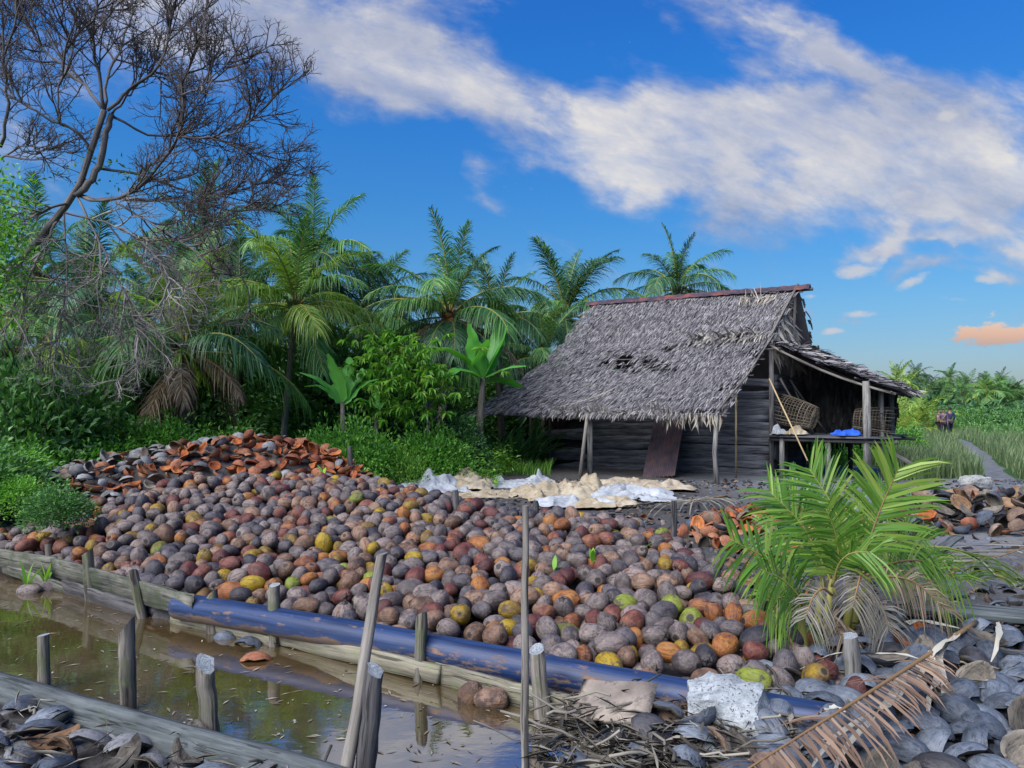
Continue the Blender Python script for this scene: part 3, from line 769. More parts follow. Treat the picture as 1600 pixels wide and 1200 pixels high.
FS = [(78, 903, 76, 850, .036, 'mossy dark stake leaning on the boards nearest the left edge of the ditch', 'stake', (0, 0, .5)),
      (143, 938, 137, 862, .045, 'split topped mossy stake in front of the boards, second from the left bank end', 'stake', (.6, .3, 0)),
      (222, 965, 208, 893, .040, 'tilted stake in front of the right end of the long mossy board', 'stake', (.2, -.5, .3)),
      (333, 988, 331, 927, .042, 'short pale pointed stake at the left end of the blue pipe', 'stake', (.9, .2, .4)),
      (428, 1008, 428, 914, .046, 'tall weathered stake against the left half of the blue pipe', 'stake', (.2, .2, 0)),
      (656, 1062, 659, 962, .042, 'rough dark stake against the middle of the blue pipe', 'stake', (.5, -.6, .5)),
      (850, 1122, 839, 1014, .048, 'thick dark stake against the pipe beside the thin upright pole', 'stake', (.2, .5, -.3))]
for (bx, by, tx, ty, r, lab, m, sl) in FS:
    b = G(bx, by, WATER)
    stake('stake', lab, b, up(b, tx, ty, .03), r, r * .9, m, sl)
NS = [(70, 1066, 68, 992, 4.50, .037, 'short round stake in the brown water nearest the left edge', 'stake', (.1, .1, 0)),
      (199, 1106, 198, 977, 4.18, .044, 'tall mossy stake with a hewn blue grey point behind the heavy plank', 'stake', (1.3, .2, .6)),
      (328, 1145, 320, 1037, 3.86, .052, 'thick stake with a slanting hewn top and split bark behind the heavy plank', 'stake', (-.9, .7, .3)),
      (570, 1205, 586, 1047, 3.42, .046, 'dark split stake rising beside the foot of the tall leaning stick', 'darkstake', (-.5, .5, .2))]
for (bx, by, tx, ty, y, r, lab, m, sl) in NS:
    b = P(bx, by, y); b[2] = min(b[2], WATER)
    stake('stake', lab, b, P(tx, ty, y + .02), r, r * .88, m, sl)
b = P(543, 1192, 3.42); stake('leaning_stick', 'tall thin flat stick leaning to the right out of the ditch', b, P(597, 866, 3.70), .032, .026, 'pole', (.5, .4, 0), group=None, noise=.05, cat='stick')
b = P(820, 1230, 3.25); stake('thin_pole', 'thin upright knotty pole in front of the coconut pile', b, P(821, 790, 3.32), .0215, .016, 'pole', (.1, .1, 0), group=None, noise=.09, cat='pole')
b = G(1333, 1080, .0); stake('stake', 'square cut grey stake beside the fallen dry frond', b, up(b, 1326, 993, .03), .055, .047, 'post', (.2, .2, 0), noise=.16, sides=7)
b = G(548, 742, .55); stake('stake', 'black post stump standing behind the pile at the green weeds', b, up(b, 547, 698), .045, .04, 'darkstake', noise=.1)
b = G(1053, 850, .12); stake('stake', 'dark thin stake behind the right end of the coconut pile', b, up(b, 1053, 782), .035, .03, 'darkstake', noise=.12)
b = G(713, 800, .45); stake('stake', 'small black stump behind the middle of the coconut pile', b, up(b, 711, 765), .04, .035, 'darkstake', noise=.12)
b = G(838, 800, .35); stake('stake', 'short dark stump just behind the pile, right of the thin pole', b, up(b, 838, 782), .035, .03, 'darkstake', noise=.12)

# ------------------------------------------------------------------ coconuts
def coco_mat(name, cols, streak=.5):
    m, t = mat('coconut_' + name, .55, .42)
    ob = t.n('ShaderNodeTexCoord').outputs['UV'] if False else attr(t)
    r = t.add(orand(t), island(t))
    s = t.sep(ob)
    sh = t.mul(r, 37.0)
    v = t.vec(t.add(s[0], sh), s[1], t.add(s[2], t.mul(sh, .7)))
    big = t.noise(v, 12.0, 4, .6, .4)
    # husk fibres run from pole to pole: noise squeezed along the nut's own axis
    st = t.noise(t.vec(t.add(t.mul(s[0], 60.0), sh), t.mul(s[1], 60.0), t.mul(s[2], 6.0)), 1.0, 4, .7)
    sp = t.noise(v, 34.0, 4, .7)
    c = t.ramp(t.add(t.mul(t.sub(big, .5), 1.7), t.mul(t.sub(st, .5), .9), t.mul(t.m('FRACT', t.mul(r, 5.3)), .5), .22), [(.12, cols[0]), (.42, cols[1]), (.68, cols[2]), (.95, cols[3])])
    c = t.mix(t.mul(t.step(st, .50, .62), .35 + streak * .5), c, tuple(x * .30 for x in cols[0]))
    c = t.mix(t.mul(t.step(sp, .64, .76), .32), c, (.32, .28, .26))
    c = t.mix(t.mul(t.step(t.noise(v, 8.0, 5, .75), .55, .62), .75), c, (.030, .024, .026))
    rad = t.m('SQRT', t.add(t.mul(s[0], s[0]), t.mul(s[1], s[1])))
    er = t.lin(t.m('FRACT', t.mul(r, 9.7)), 0, 1, .008, .030)
    eye = t.mul(t.step(t.add(rad, t.mul(t.sub(sp, .5), .03)), t.add(er, .005), t.sub(er, .006)), t.step(s[2], .06, .075))
    c = t.mix(t.mul(eye, .9), c, (.022, .018, .016))
    rim = t.mul(t.step(rad, .046, .038), t.step(rad, .024, .034), t.step(s[2], .05, .07))
    c = t.mix(t.mul(rim, .22), c, (.24, .19, .14))
    t.put(t.p.inputs['Base Color'], c)
    t.put(t.p.inputs['Roughness'], t.lin(big, .3, .7, .45, .75))
    bump(t, t.add(t.mul(st, .9), t.mul(sp, .5)), .8, .012)
    return m
CM = {'grey': coco_mat('grey', [(0.060, 0.047, 0.047), (0.142, 0.113, 0.104), (0.212, 0.170, 0.156), (0.190, 0.110, 0.081)], .6),
      'slate': coco_mat('slate', [(0.022, 0.020, 0.027), (0.057, 0.049, 0.058), (0.108, 0.092, 0.095), (0.150, 0.113, 0.095)], .5),
      'brown': coco_mat('brown', [(0.081, 0.044, 0.028), (0.176, 0.101, 0.063), (0.248, 0.159, 0.113), (0.255, 0.113, 0.046)], .55),
      'red': coco_mat('red', [(0.052, 0.015, 0.015), (0.121, 0.033, 0.025), (0.187, 0.074, 0.049), (0.273, 0.113, 0.021)], .35),
      'orange': coco_mat('orange', [(0.106, 0.034, 0.018), (0.236, 0.080, 0.022), (0.317, 0.133, 0.024), (0.223, 0.114, 0.063)], .4),
      'yellow': coco_mat('yellow', [(0.097, 0.051, 0.017), (0.179, 0.112, 0.019), (0.300, 0.191, 0.003), (0.297, 0.213, 0.020)], .3),
      'green': coco_mat('green', [(0.095, 0.071, 0.020), (0.129, 0.146, 0.021), (0.179, 0.221, 0.020), (0.216, 0.232, 0.047)], .25)}
ORD = ['leftmost'] + [w + ' from left' for w in 'second third fourth fifth sixth seventh eighth ninth tenth eleventh twelfth thirteenth'.split()]
CNAME = {'grey': 'grey-brown', 'slate': 'slate', 'brown': 'tan', 'red': 'reddish', 'orange': 'orange', 'yellow': 'yellow', 'green': 'green'}
GCS = {}
def coco_geo(seed, seg=18, rings=13):
    g = np.random.default_rng(seed)
    th = np.linspace(0, math.pi, rings)[:, None]; ph = (np.arange(seg) / seg * 2 * math.pi)[None]
    a = .088 * g.uniform(.94, 1.06); c = .108 * g.uniform(.9, 1.16)
    p0 = g.random() * 6
    tri = 1 + .075 * np.cos(3 * (ph - p0)) * np.sin(th) ** 2 + .02 * np.cos(2 * (ph + p0))
    lump = 1 + .11 * (fbm(np.cos(ph) * 1.5 + 3 + seed, np.sin(ph) * 1.5 + th * 1.4, seed) - .47) * np.sin(th)
    rr = np.sin(th) ** .92 * a * tri * lump
    z = np.cos(th) * c * (1 + .10 * (np.cos(th) < 0) * np.abs(np.cos(th)) ** 3)
    z = z - .016 * np.exp(-(th / .20) ** 2)                            # dent where the stalk was
    V = np.stack([rr * np.cos(ph), rr * np.sin(ph), np.broadcast_to(z, rr.shape)], -1)
    V = V[1:-1]
    n = rings - 2
    top, bot = np.array([[0, 0, z[0, 0]]]), np.array([[0, 0, z[-1, 0]]])
    i, j = np.meshgrid(np.arange(n - 1), np.arange(seg), indexing='ij')
    q = (i * seg + j).ravel(); q2 = (i * seg + (j + 1) % seg).ravel()
    F = [np.stack([q, q + seg, q2 + seg, q2], 1)]
    s = np.arange(seg); e = n * seg
    F.append(np.stack([np.full(seg, e), s, (s + 1) % seg], 1))
    F.append(np.stack([np.full(seg, e + 1), (n - 1) * seg + (s + 1) % seg, (n - 1) * seg + s], 1))
    V = np.concatenate([V.reshape(-1, 3), top, bot]); gc = V.copy()
    if seed % 3 == 2:                                                   # the dry cap of bracts still on the stalk end
        m = 15; a = np.arange(m) / m * 2 * math.pi; z0 = V[:, 2].max()
        r1 = .034 * (1 + .28 * np.cos(5 * a)); C = []
        for rr_, zz in ((r1, -.012), (r1 * .9, -.001), (r1 * .45, .006), (r1 * .14, .016)): C.append(np.stack([rr_ * np.cos(a), rr_ * np.sin(a), np.full(m, z0 + zz)], 1))
        b = len(V); V = np.concatenate([V] + C); gc = np.concatenate([gc, np.tile([.012, .0, .09], (4 * m, 1))])
        i, j = np.meshgrid(np.arange(3), np.arange(m), indexing='ij'); q = (b + i * m + j).ravel(); q2 = (b + i * m + (j + 1) % m).ravel()
        F.append(np.stack([q, q2, q2 + m, q + m], 1))
    GCS[id(F)] = gc
    return V, F
CG = [coco_geo(k) for k in range(9)]
CGL = [coco_geo(k, 12, 9) for k in range(9)]
CME = {}
def coco_mesh(c, k):
    if (c, k) not in CME:
        V, F = CG[k]; CME[(c, k)] = mesh('coconut', [(V, F, 0, GCS[id(F)])], CM[c], True)
    return CME[(c, k)]
def euler_matrix(e): return np.array(Euler(tuple(e)).to_matrix())
def pack(top, box, r, seed, tries, depth, rj=.12, k=5):
    """drop round things one by one until they fill the space under top()"""
    g = np.random.default_rng(seed)
    cell = 2.3 * r; H_ = {}; out = []
    X = g.uniform(box[0], box[1], tries); Y = g.uniform(box[2], box[3], tries)
    T = top(X, Y)
    for i in range(tries):
        if T[i] < -.1: continue
        ri = r * (1 + g.normal(0, rj) * .8)
        best = None
        for q in range(k):
            x, y = X[i] + (g.normal(0, r * .8) if q else 0), Y[i] + (g.normal(0, r * .8) if q else 0)
            z = T[i] - depth
            cx, cy = int(x // cell), int(y // cell)
            for a in (-1, 0, 1):
                for b in (-1, 0, 1):
                    for (xx, yy, zz, rr) in H_.get((cx + a, cy + b), ()):
                        d2 = (xx - x) ** 2 + (yy - y) ** 2; s = (rr + ri) * .97
                        if d2 < s * s: z = max(z, zz + math.sqrt(s * s - d2))
            if best is None or z < best[2]: best = (x, y, z)
        x, y, z = best
        if z > T[i] + .02: continue
        H_.setdefault((int(x // cell), int(y // cell)), []).append((x, y, z, ri)); out.append((x, y, z, ri))
    return np.array(out)
def build_coconuts():
    def top(x, y):
        h = heap(x, y)
        return np.where(h > -.05, h, -1)
    pts = pack(top, (-6.2, 2.1, 3.6, 11.0), .0715, 3, 32000, .20)
    pts = pts[pts[:, 1] > np.interp(pts[:, 0], BX, BY) + np.interp(pts[:, 0], [-2.9, -2.5], [.10, .23])]
    g = np.random.default_rng(8)
    # drop what lies deep under the top layer
    keep = []
    for p in pts:
        d = np.hypot(pts[:, 0] - p[0], pts[:, 1] - p[1])
        over = ((d < .105) & (pts[:, 2] > p[2] + .12)).sum()
        keep.append(over < 1 or g.random() < .25)
    pts = pts[np.array(keep)]
    names = list(CM); wt = np.array([.36, .20, .17, .145, .06, .055, .010])
    items = []
    for (x, y, z, r) in pts:
        px, py = pix((x, y, z))
        if not (-90 < px < 1400): continue
        c = names[g.choice(len(names), p=wt / wt.sum())]
        if x > 1.2 and c == 'brown' and g.random() < .5: c = 'slate'
        k = int(g.integers(9)); s = r / .092 * 1.04 * g.uniform(.95, 1.08)
        pose = g.choice(3, p=[.68, .20, .12])
        if pose == 0: e = (math.pi / 2 + g.normal(0, .3), g.uniform(0, 6.28), g.uniform(0, 6.28))          # on its side
        elif pose == 1: e = (g.normal(0, .35) + (math.pi if g.random() < .4 else 0), g.normal(0, .35), g.uniform(0, 6.28))       # on end
        else: e = (math.pi / 2 - .3 + g.normal(0, .25), 0, g.normal(math.pi * 0, .5))                                 # stalk end to the viewer
        items.append(dict(p=(x, y, z), c=c, k=k, s=s, e=e, pose=pose, px=px, py=py, size=s * FPX / y))
    # a few that stand out in the photo: sit the right colour on the nearest nut
    used = set()
    for (qx, qy, c) in ((413, 865, 'yellow'), (445, 862, 'yellow'), (576, 902, 'green'), (733, 967, 'yellow'), (873, 995, 'green'), (1075, 962, 'green'), (318, 905, 'yellow'), (250, 795, 'yellow'), (380, 775, 'yellow'), (265, 800, 'orange'),
                        (650, 880, 'orange'), (242, 868, 'orange'), (505, 845, 'yellow'), (540, 912, 'yellow'), (950, 1030, 'yellow'), (640, 785, 'orange'), (562, 780, 'green'), (1164, 1040, 'yellow'), (920, 1020, 'orange'), (975, 940, 'green'),
                        (860, 965, 'red'), (920, 960, 'red'), (700, 920, 'red'), (690, 860, 'red'), (410, 760, 'red'), (845, 865, 'orange'), (975, 835, 'yellow'), (320, 945, 'yellow'), (390, 985, 'yellow')):
        best = min((i for i in range(len(items)) if i not in used), key=lambda i: (items[i]['px'] - qx) ** 2 + (items[i]['py'] - qy) ** 2 + (items[i]['p'][1] - 4) * 25)
        items[best]['c'] = c; used.add(best)
    # which of them can be seen: nothing nearer covers their middle
    arr = np.array([(i['px'], i['py'], i['p'][1], i['size'] * .1) for i in items])
    for n, it in enumerate(items):
        d = np.hypot(arr[:, 0] - it['px'], arr[:, 1] - it['py'])
        cover = ((d < arr[:, 3] * .75) & (arr[:, 2] < it['p'][1] - .03)).sum()
        it['vis'] = cover == 0 and 0 < it['px'] < 1290 and it['py'] < 1120
    vis = sorted([i for i in items if i['vis']], key=lambda i: -i['size'])
    solo = vis[:300]; ids = {id(i) for i in solo}
    rest = [i for i in items if id(i) not in ids]
    # labels: colour, size, pose and the landmark in front
    def zone(px):
        for lim, txt in ((90, 'above the leftmost boards'), (200, 'behind the mossy stakes'), (300, 'behind the mossy board'), (380, 'at the left pipe end'), (470, 'behind the tall stake'), (560, 'left of leaning stick'), (640, 'right of leaning stick'), (720, 'behind the middle stake'),
                         (805, 'left of thin pole'), (880, 'right of thin pole'), (960, 'above the broken board'), (1060, 'left of white block'), (1140, 'behind the white block'), (9999, 'beside the young palm')):
            if px < lim: return txt
    def row(it):
        s = (it['p'][1] - np.interp(it['p'][0], BX, BY)) / 3.4
        return 'front row' if s < .14 else 'low' if s < .3 else 'mid pile' if s < .6 else 'high up'
    by = {}
    for it in solo:
        sz = 'small ' if it['s'] < .765 else 'big ' if it['s'] > .88 else ''
        po = ('on its side', 'on end', 'stalk end outward')[it['pose']]
        it['lab'] = f"{sz}{CNAME[it['c']]} coconut {po}, {row(it)}, {zone(it['px'])}"
        by.setdefault(it['lab'], []).append(it)
    for lab, l in by.items():
        l.sort(key=lambda i: i['px'])
        for q, it in enumerate(l):
            if len(l) > 1: it['lab'] = lab + ', ' + ('rightmost' if q == len(l) - 1 else ORD[q])
    for it in solo:
        link('coconut', coco_mesh(it['c'], it['k']), None, it['p'], it['e'], it['s'], label=it['lab'], cat='coconut', group='coconuts in the big pile')
    parts = []
    for it in rest:
        if it['p'][1] > 10.8: continue
        V, F = CGL[it['k']]
        W = V @ euler_matrix(it['e']).T * it['s'] + np.array(it['p'])
        parts.append((W, F, names.index(it['c']), GCS[id(F)]))
    obj('coconut_pile', parts, [CM[c] for c in names], smooth=True, kind='stuff', label='rest of the coconut pile, grey and brown nuts up to the crest', cat='coconuts', group='coconuts in the big pile')
build_coconuts()

# ------------------------------------------------------------------ husks
def husk_mat(name, c0, c1, c2, rough=.75):
    m, t = mat('husk_' + name, rough, .3)
    g = attr(t); s = t.sep(g); sh = t.mul(t.add(orand(t), island(t)), 23.0)
    st = t.noise(t.vec(t.add(t.mul(s[0], 45.0), sh), t.mul(s[1], 45.0), t.mul(s[2], 7.0)), 1.0, 5, .7)
    bg = t.noise(t.vec(t.add(s[0], sh), s[1], s[2]), 9.0, 4, .6)
    f = t.add(t.mul(t.sub(st, .5), 1.3), t.mul(t.sub(bg, .5), 1.2), t.mul(t.m('FRACT', t.mul(sh, .37)), .45), .25)
    c = t.ramp(f, [(.15, c0), (.5, c1), (.9, c2)])
    c = t.mix(t.mul(t.step(st, .54, .62), .7), c, tuple(x * .28 for x in c0))
    t.put(t.p.inputs['Base Color'], c)
    bump(t, t.add(st, t.mul(bg, .4)), .9, .012)
    return m
HM = {'grey': (husk_mat('grey_skin', (.030, .037, .050), (.090, .107, .137), (.205, .228, .262), .55), husk_mat('dark_fibre', (.035, .032, .028), (.11, .097, .082), (.23, .20, .16), .95)),
      'pale': (husk_mat('pale_skin', (.085, .085, .088), (.20, .20, .205), (.35, .34, .335), .65), husk_mat('pale_fibre', (.05, .042, .034), (.14, .118, .092), (.27, .235, .185), .95)),
      'brown': (husk_mat('brown_skin', (.10, .065, .045), (.22, .15, .11), (.34, .27, .22)), husk_mat('brown_fibre', (.07, .04, .022), (.17, .10, .055), (.30, .20, .12), .95)),
      'orange': (husk_mat('red_skin', (.14, .045, .03), (.27, .10, .05), (.36, .22, .13)), husk_mat('orange_fibre', (.17, .045, .018), (.36, .105, .032), (.47, .20, .075), .95)),
      'black': (husk_mat('black_skin', (.012, .012, .015), (.035, .034, .04), (.09, .085, .09), .5), husk_mat('black_fibre', (.015, .013, .012), (.04, .033, .028), (.09, .07, .05), .95))}
def husk_geo(seed, nl=9, na=8, span=None):
    """a piece of split husk: a boat-shaped shell with thickness"""
    g = np.random.default_rng(seed + 500)
    span = span or g.uniform(1.5, 3.0)
    th = np.linspace(.12, math.pi - .12, nl)[:, None]; ph = np.linspace(-span / 2, span / 2, na)[None]
    wav = .10 * (fbm(th * 1.6 + seed, th * 0 + 2, seed, 2) - .4)
    ph = ph * (1 + wav * np.sign(ph) * .6) * (.80 + .2 * np.sin(th))
    ph = ph + np.where(np.abs(ph) > span * .36, g.normal(0, .07, ph.shape), 0)      # torn rim
    a = .088 * g.uniform(.9, 1.1); c = .118 * g.uniform(.9, 1.15)
    def shell(k, dz):
        tri = 1 + .05 * np.cos(3 * ph + seed)
        return np.stack([np.sin(th) * a * k * tri * np.sin(ph), np.broadcast_to(np.cos(th) * c * (.55 + .45 * k), ph.shape if ph.shape[0] == nl else (nl, na)), np.sin(th) * a * k * tri * np.cos(ph) - dz], -1)
    o_ = shell(1, .045); i_ = shell(.74, .045)
    O, I = o_.reshape(-1, 3), i_.reshape(-1, 3)
    n = nl * na
    i, j = np.meshgrid(np.arange(nl - 1), np.arange(na - 1), indexing='ij')
    q = (i * na + j).ravel()
    Fo = np.stack([q, q + 1, q + na + 1, q + na], 1)
    Fi = np.stack([q, q + na, q + na + 1, q + 1], 1) + n
    rim = np.concatenate([np.arange(na), np.arange(1, nl) * na + na - 1, (nl - 1) * na + np.arange(na - 2, -1, -1), np.arange(nl - 2, 0, -1) * na])
    r2 = np.roll(rim, -1)
    Fr = np.stack([rim, rim + n, r2 + n, r2], 1)
    V = np.concatenate([O, I])
    gc = np.stack([V[:, 0], V[:, 2], V[:, 1]], 1)
    return V, Fo, np.concatenate([Fi, Fr]), gc
HG = [husk_geo(k) for k in range(10)]
HGL = [husk_geo(k, 6, 5) for k in range(10)]
HME = {}
def husk_mesh(c, k):
    if (c, k) not in HME:
        V, Fo, Fi, gc = HG[k]
        HME[(c, k)] = mesh('coconut_husk', [(V, [Fo], 0, gc), (V, [Fi], 1, gc)], list(HM[c]), True)
    return HME[(c, k)]
def husk_part(it, names):
    V, Fo, Fi, gc = HGL[it['k']]
    W = V @ euler_matrix(it['e']).T * it['s'] + np.array(it['p']); b = names.index(it['c']) * 2
    return [(W, [Fo], b, gc), (W, [Fi], b + 1, gc)]
def husk_mats(names): return [m for c in names for m in HM[c]]
def husk_items(pts, g, cols, wt, cup=.22, s0=.95, s1=1.2, tilt=.4):
    out = []
    for (x, y, z, r) in pts:
        c = cols[g.choice(len(cols), p=np.array(wt) / np.sum(wt))]
        flip = g.random() < cup
        e = (g.normal(0, tilt) + (math.pi if flip else 0), g.normal(0, tilt), g.uniform(0, 6.28))
        px, py = pix((x, y, z))
        out.append(dict(p=(x, y, z), c=c, k=int(g.integers(10)), s=g.uniform(s0, s1), e=e, px=px, py=py, flip=flip, size=FPX / y))
    return out
def build_husks():
    g = np.random.default_rng(21)
    # right foreground: a bed of grey husks between the young palm, the board and the lower edge
    def top_r(x, y):
        px = 800 + FPX * x / y; py = 640 + FPX * EYE / y
        ok = (py > 985 + (1460 - px).clip(0, 400) * .16) & (px > 850) & (px < 1720) & ~((px < 1225) & (py < 1142)) & ((px > 1190) | (vnoise(x * 9, y * 9, 2) > .58))
        return np.where(ok, .05 + .05 * fbm(x * 2, y * 2, 3), -1)
    R_ = husk_items(pack(top_r, (.8, 3.9, 3.0, 5.2), .073, 5, 3400, .09), g, ['grey', 'black', 'brown'], [.92, .05, .03], .10)
    # left foreground: husks behind the heavy plank
    def top_l(x, y):
        near = np.interp(x, NX, NY)
        return np.where((y < near - .10) & (y > 2.85), -.10 + .03 * fbm(x * 3, y * 3, 4), -1)
    L_ = husk_items(pack(top_l, (-3.9, -.9, 2.9, 4.6), .080, 6, 900, .08), g, ['grey', 'black', 'brown', 'pale'], [.45, .05, .06, .44], .12, .85, 1.15, .35)
    cand = [i for i in R_ + L_ if -60 < i['px'] < 1660 and i['py'] < 1260]
    arr = np.array([(i['px'], i['py'], i['p'][1], i['p'][2]) for i in cand])
    for it in cand:
        d = np.hypot(arr[:, 0] - it['px'], arr[:, 1] - it['py'])
        it['vis'] = ((d < it['size'] * .055) & (arr[:, 3] > it['p'][2] + .02)).sum() == 0 and 0 < it['px'] < 1600 and it['py'] < 1205
    vis = sorted([i for i in cand if i['vis']], key=lambda i: -i['size'])
    solo, ids = vis[:290], {id(i) for i in vis[:290]}
    rest = [i for i in cand if id(i) not in ids]
    def zone(px, py):
        if px < 700:
            a = 'left bottom corner' if px < 130 else 'under plank by hewn stake' if px < 260 else 'under plank by slanting stake' if px < 400 else 'under right plank end'
            return a + (', upper row' if py < 1150 else ', nearest viewer')
        if px < 1330: return 'left of square stake, ' + ('under dry frond' if py > 1100 else 'by palm stems')
        a = 'right of dry frond' if px < 1460 else 'at right edge' if px > 1540 else 'right corner'
        return a + (', just below the board' if py < 1050 else ', level with square stake' if py < 1100 else ', lower husk bed' if py < 1150 else ', nearest viewer')
    by = {}
    cn = {'grey': 'bluish', 'pale': 'pale', 'black': 'blackened', 'brown': 'brownish'}
    for it in solo:
        sz = 'small ' if it['s'] < .99 else 'big ' if it['s'] > 1.13 else ''
        ps = 'cupped upward' if it['flip'] else 'steeply tilted' if abs(it['e'][0]) > .45 else 'domed up'
        it['lab'] = f"{sz}{cn[it['c']]} husk, {ps}, {zone(it['px'], it['py'])}"
        by.setdefault(it['lab'], []).append(it)
    for lab, l in by.items():
        l.sort(key=lambda i: i['px'])
        for q, it in enumerate(l):
            if len(l) > 1: it['lab'] = lab + ', ' + ('rightmost' if q == len(l) - 1 else ORD[min(q, 12)])
    for it in solo:
        link('coconut_husk', husk_mesh(it['c'], it['k']), None, it['p'], it['e'], it['s'], label=it['lab'], cat='coconut husk', group='husks in the foreground')
    nm = ['grey', 'black', 'brown', 'orange', 'pale']
    parts = [q for it in rest for q in husk_part(it, nm)]
    # litter of small husks over the yard up to the hut
    n = 9000
    px = g.uniform(560, 1640, n); py = 752 + 270 * g.random(n) ** 1.5
    for a, b in zip(px, py):
        p = G(a, b)
        if heap(p[0], p[1]) > -.05 or p[1] < 4.9: continue
        right = p[0] > 2.6 and p[1] < 13
        if right and g.random() < .72: continue
        if not right and g.random() < .35: continue
        z = float(ground_z(p[0], p[1]))
        s = g.uniform(.25, .62)
        dark = p[0] < 2.2 and p[1] < 14
        it = dict(p=(p[0], p[1], z + .02 * s), c=g.choice(['grey', 'black', 'brown', 'orange'], p=[.25, .55, .15, .05] if dark else [.55, .3, .13, .02]), k=int(g.integers(10)), s=s, e=(g.normal(0, .5) + (3.1 if g.random() < .4 else 0), g.normal(0, .5), g.uniform(0, 6.3)))
        parts += husk_part(it, nm)
    obj('husk_litter', parts, husk_mats(nm), smooth=True, kind='stuff', label='loose litter of small grey and black husks over the yard', cat='husks')
    # the hill of husks behind the coconuts
    def top_h(x, y):
        h = husks_hill(x, y)
        return np.where((h > .0) & (heap(x, y) < h + .05), h + .04, -1)
    pts = pack(top_h, (-8.6, -1.9, 8.0, 13.6), .075, 9, 12000, .12, k=3)
    parts = []
    for it in husk_items(pts, g, ['grey', 'brown', 'black', 'orange'], [1, 0, 0, 0], .15, .8, 1.15, .5):
        x, y, z = it['p']
        band = math.exp(-((x + 3.3) / 1.75) ** 2) * (.25 + (y < np.interp(x, [-8, -6.5, -5.2, -4, -3], [9.6, 10.6, 11.4, 12, 12.2]) + .5) * .75) + .35 * math.exp(-((x + 4.8) / .8) ** 2 - ((y - 10.6) / .5) ** 2)
        u = g.random()
        it['c'] = 'orange' if u < band * .95 else 'brown' if u < .14 + band * .7 else 'black' if u < .19 + band * .5 else 'pale'
        if it['c'] == 'orange' and g.random() < .6: it['e'] = (it['e'][0] + math.pi, it['e'][1], it['e'][2])
        parts += husk_part(it, nm)
    obj('husk_hill', parts, husk_mats(nm), smooth=True, kind='stuff', label='hill of split grey and orange husks behind the coconut pile', cat='husks')
    # orange heap by the young palm, and the brown heap at the right edge
    def mound(name, label, cx, cy, rx, ry, h, cols, wt, seed, r=.07, cup=.5, s0=.8, s1=1.1):
        f = lambda x, y: np.where(((x - cx) / rx) ** 2 + ((y - cy) / ry) ** 2 < 1, h * (1 - ((x - cx) / rx) ** 2 - ((y - cy) / ry) ** 2).clip(0, 1) ** .7 + .03, -1)
        p = pack(f, (cx - rx, cx + rx, cy - ry, cy + ry), r, seed, 1800, .16, k=3)
        core = np.stack(np.meshgrid(np.linspace(-1, 1, 12), np.linspace(-1, 1, 12), indexing='ij'), -1)
        ps = [q for it in husk_items(p, g, cols, wt, cup, s0, s1, .7) for q in husk_part(it, nm)]
        obj(name, ps, husk_mats(nm), smooth=True, kind='stuff', label=label, cat='husks')
    mound('husk_heap', 'low heap of bright orange husks behind the young palm', 3.15, 9.1, 1.0, 1.15, .30, ['orange', 'brown', 'black', 'grey'], [.62, .18, .12, .08], 31)
    mound('husk_heap', 'scattered orange and brown husks right behind the young palm', 4.7, 10.2, 1.1, 1.0, .16, ['orange', 'brown', 'black', 'grey'], [.25, .3, .25, .2], 32)
    mound('husk_heap', 'heap of brown and grey husks at the right edge of the yard', 6.7, 10.4, 1.35, 1.15, .42, ['brown', 'grey', 'black', 'orange'], [.42, .32, .18, .08], 33, .095, .4, 1.0, 1.5)
build_husks()
def one_husk(label, px, py, z, c, k, e, s, name='coconut_husk', cat='coconut husk', group=None):
    return link(name, husk_mesh(c, k), None, G(px, py, z), e, s, label=label, cat=cat, group=group)
one_husk('fibrous orange half husk lying open in front of the young palm', 1425, 1010, .09, 'orange', 3, (math.pi + .5, .2, 1.2), 1.15)
one_husk('smaller fibrous orange half husk behind the larger one by the young palm', 1452, 988, .08, 'orange', 6, (math.pi + .2, -.3, .4), 1.0)
for lab, px, py, c, k, e, s in (('pale grey husk floating beside the short pointed stake', 352, 992, 'grey', 1, (0, 0, 1.4), .85), ('grey husk floating left of the tall ditch stake', 388, 1004, 'grey', 4, (.1, 0, 1.3), .95), ('orange brown husk floating just below the grey one', 400, 1027, 'orange', 7, (0, 0, 1.7), .9)):
    one_husk(lab, px, py, WATER + .02, c, k, e, s, group='husks floating in the ditch')
for lab, px, py, c, k, e, s in (('dark whole coconut lying in the water below the mossy board', 250, 953, 'slate', 2, (1.5, .3, 1.2), .9), ('brown coconut in shallow water left of its twin, near the thin pole', 735, 1085, 'brown', 5, (.5, .4, .3), .75), ('brown coconut in shallow water right of its twin, near the thin pole', 769, 1093, 'brown', 1, (1.5, .2, 1.4), .8)):
    link('coconut', coco_mesh(c, k), None, G(px, py, WATER + .04), e, s, label=lab, cat='coconut', group='coconuts in the ditch')
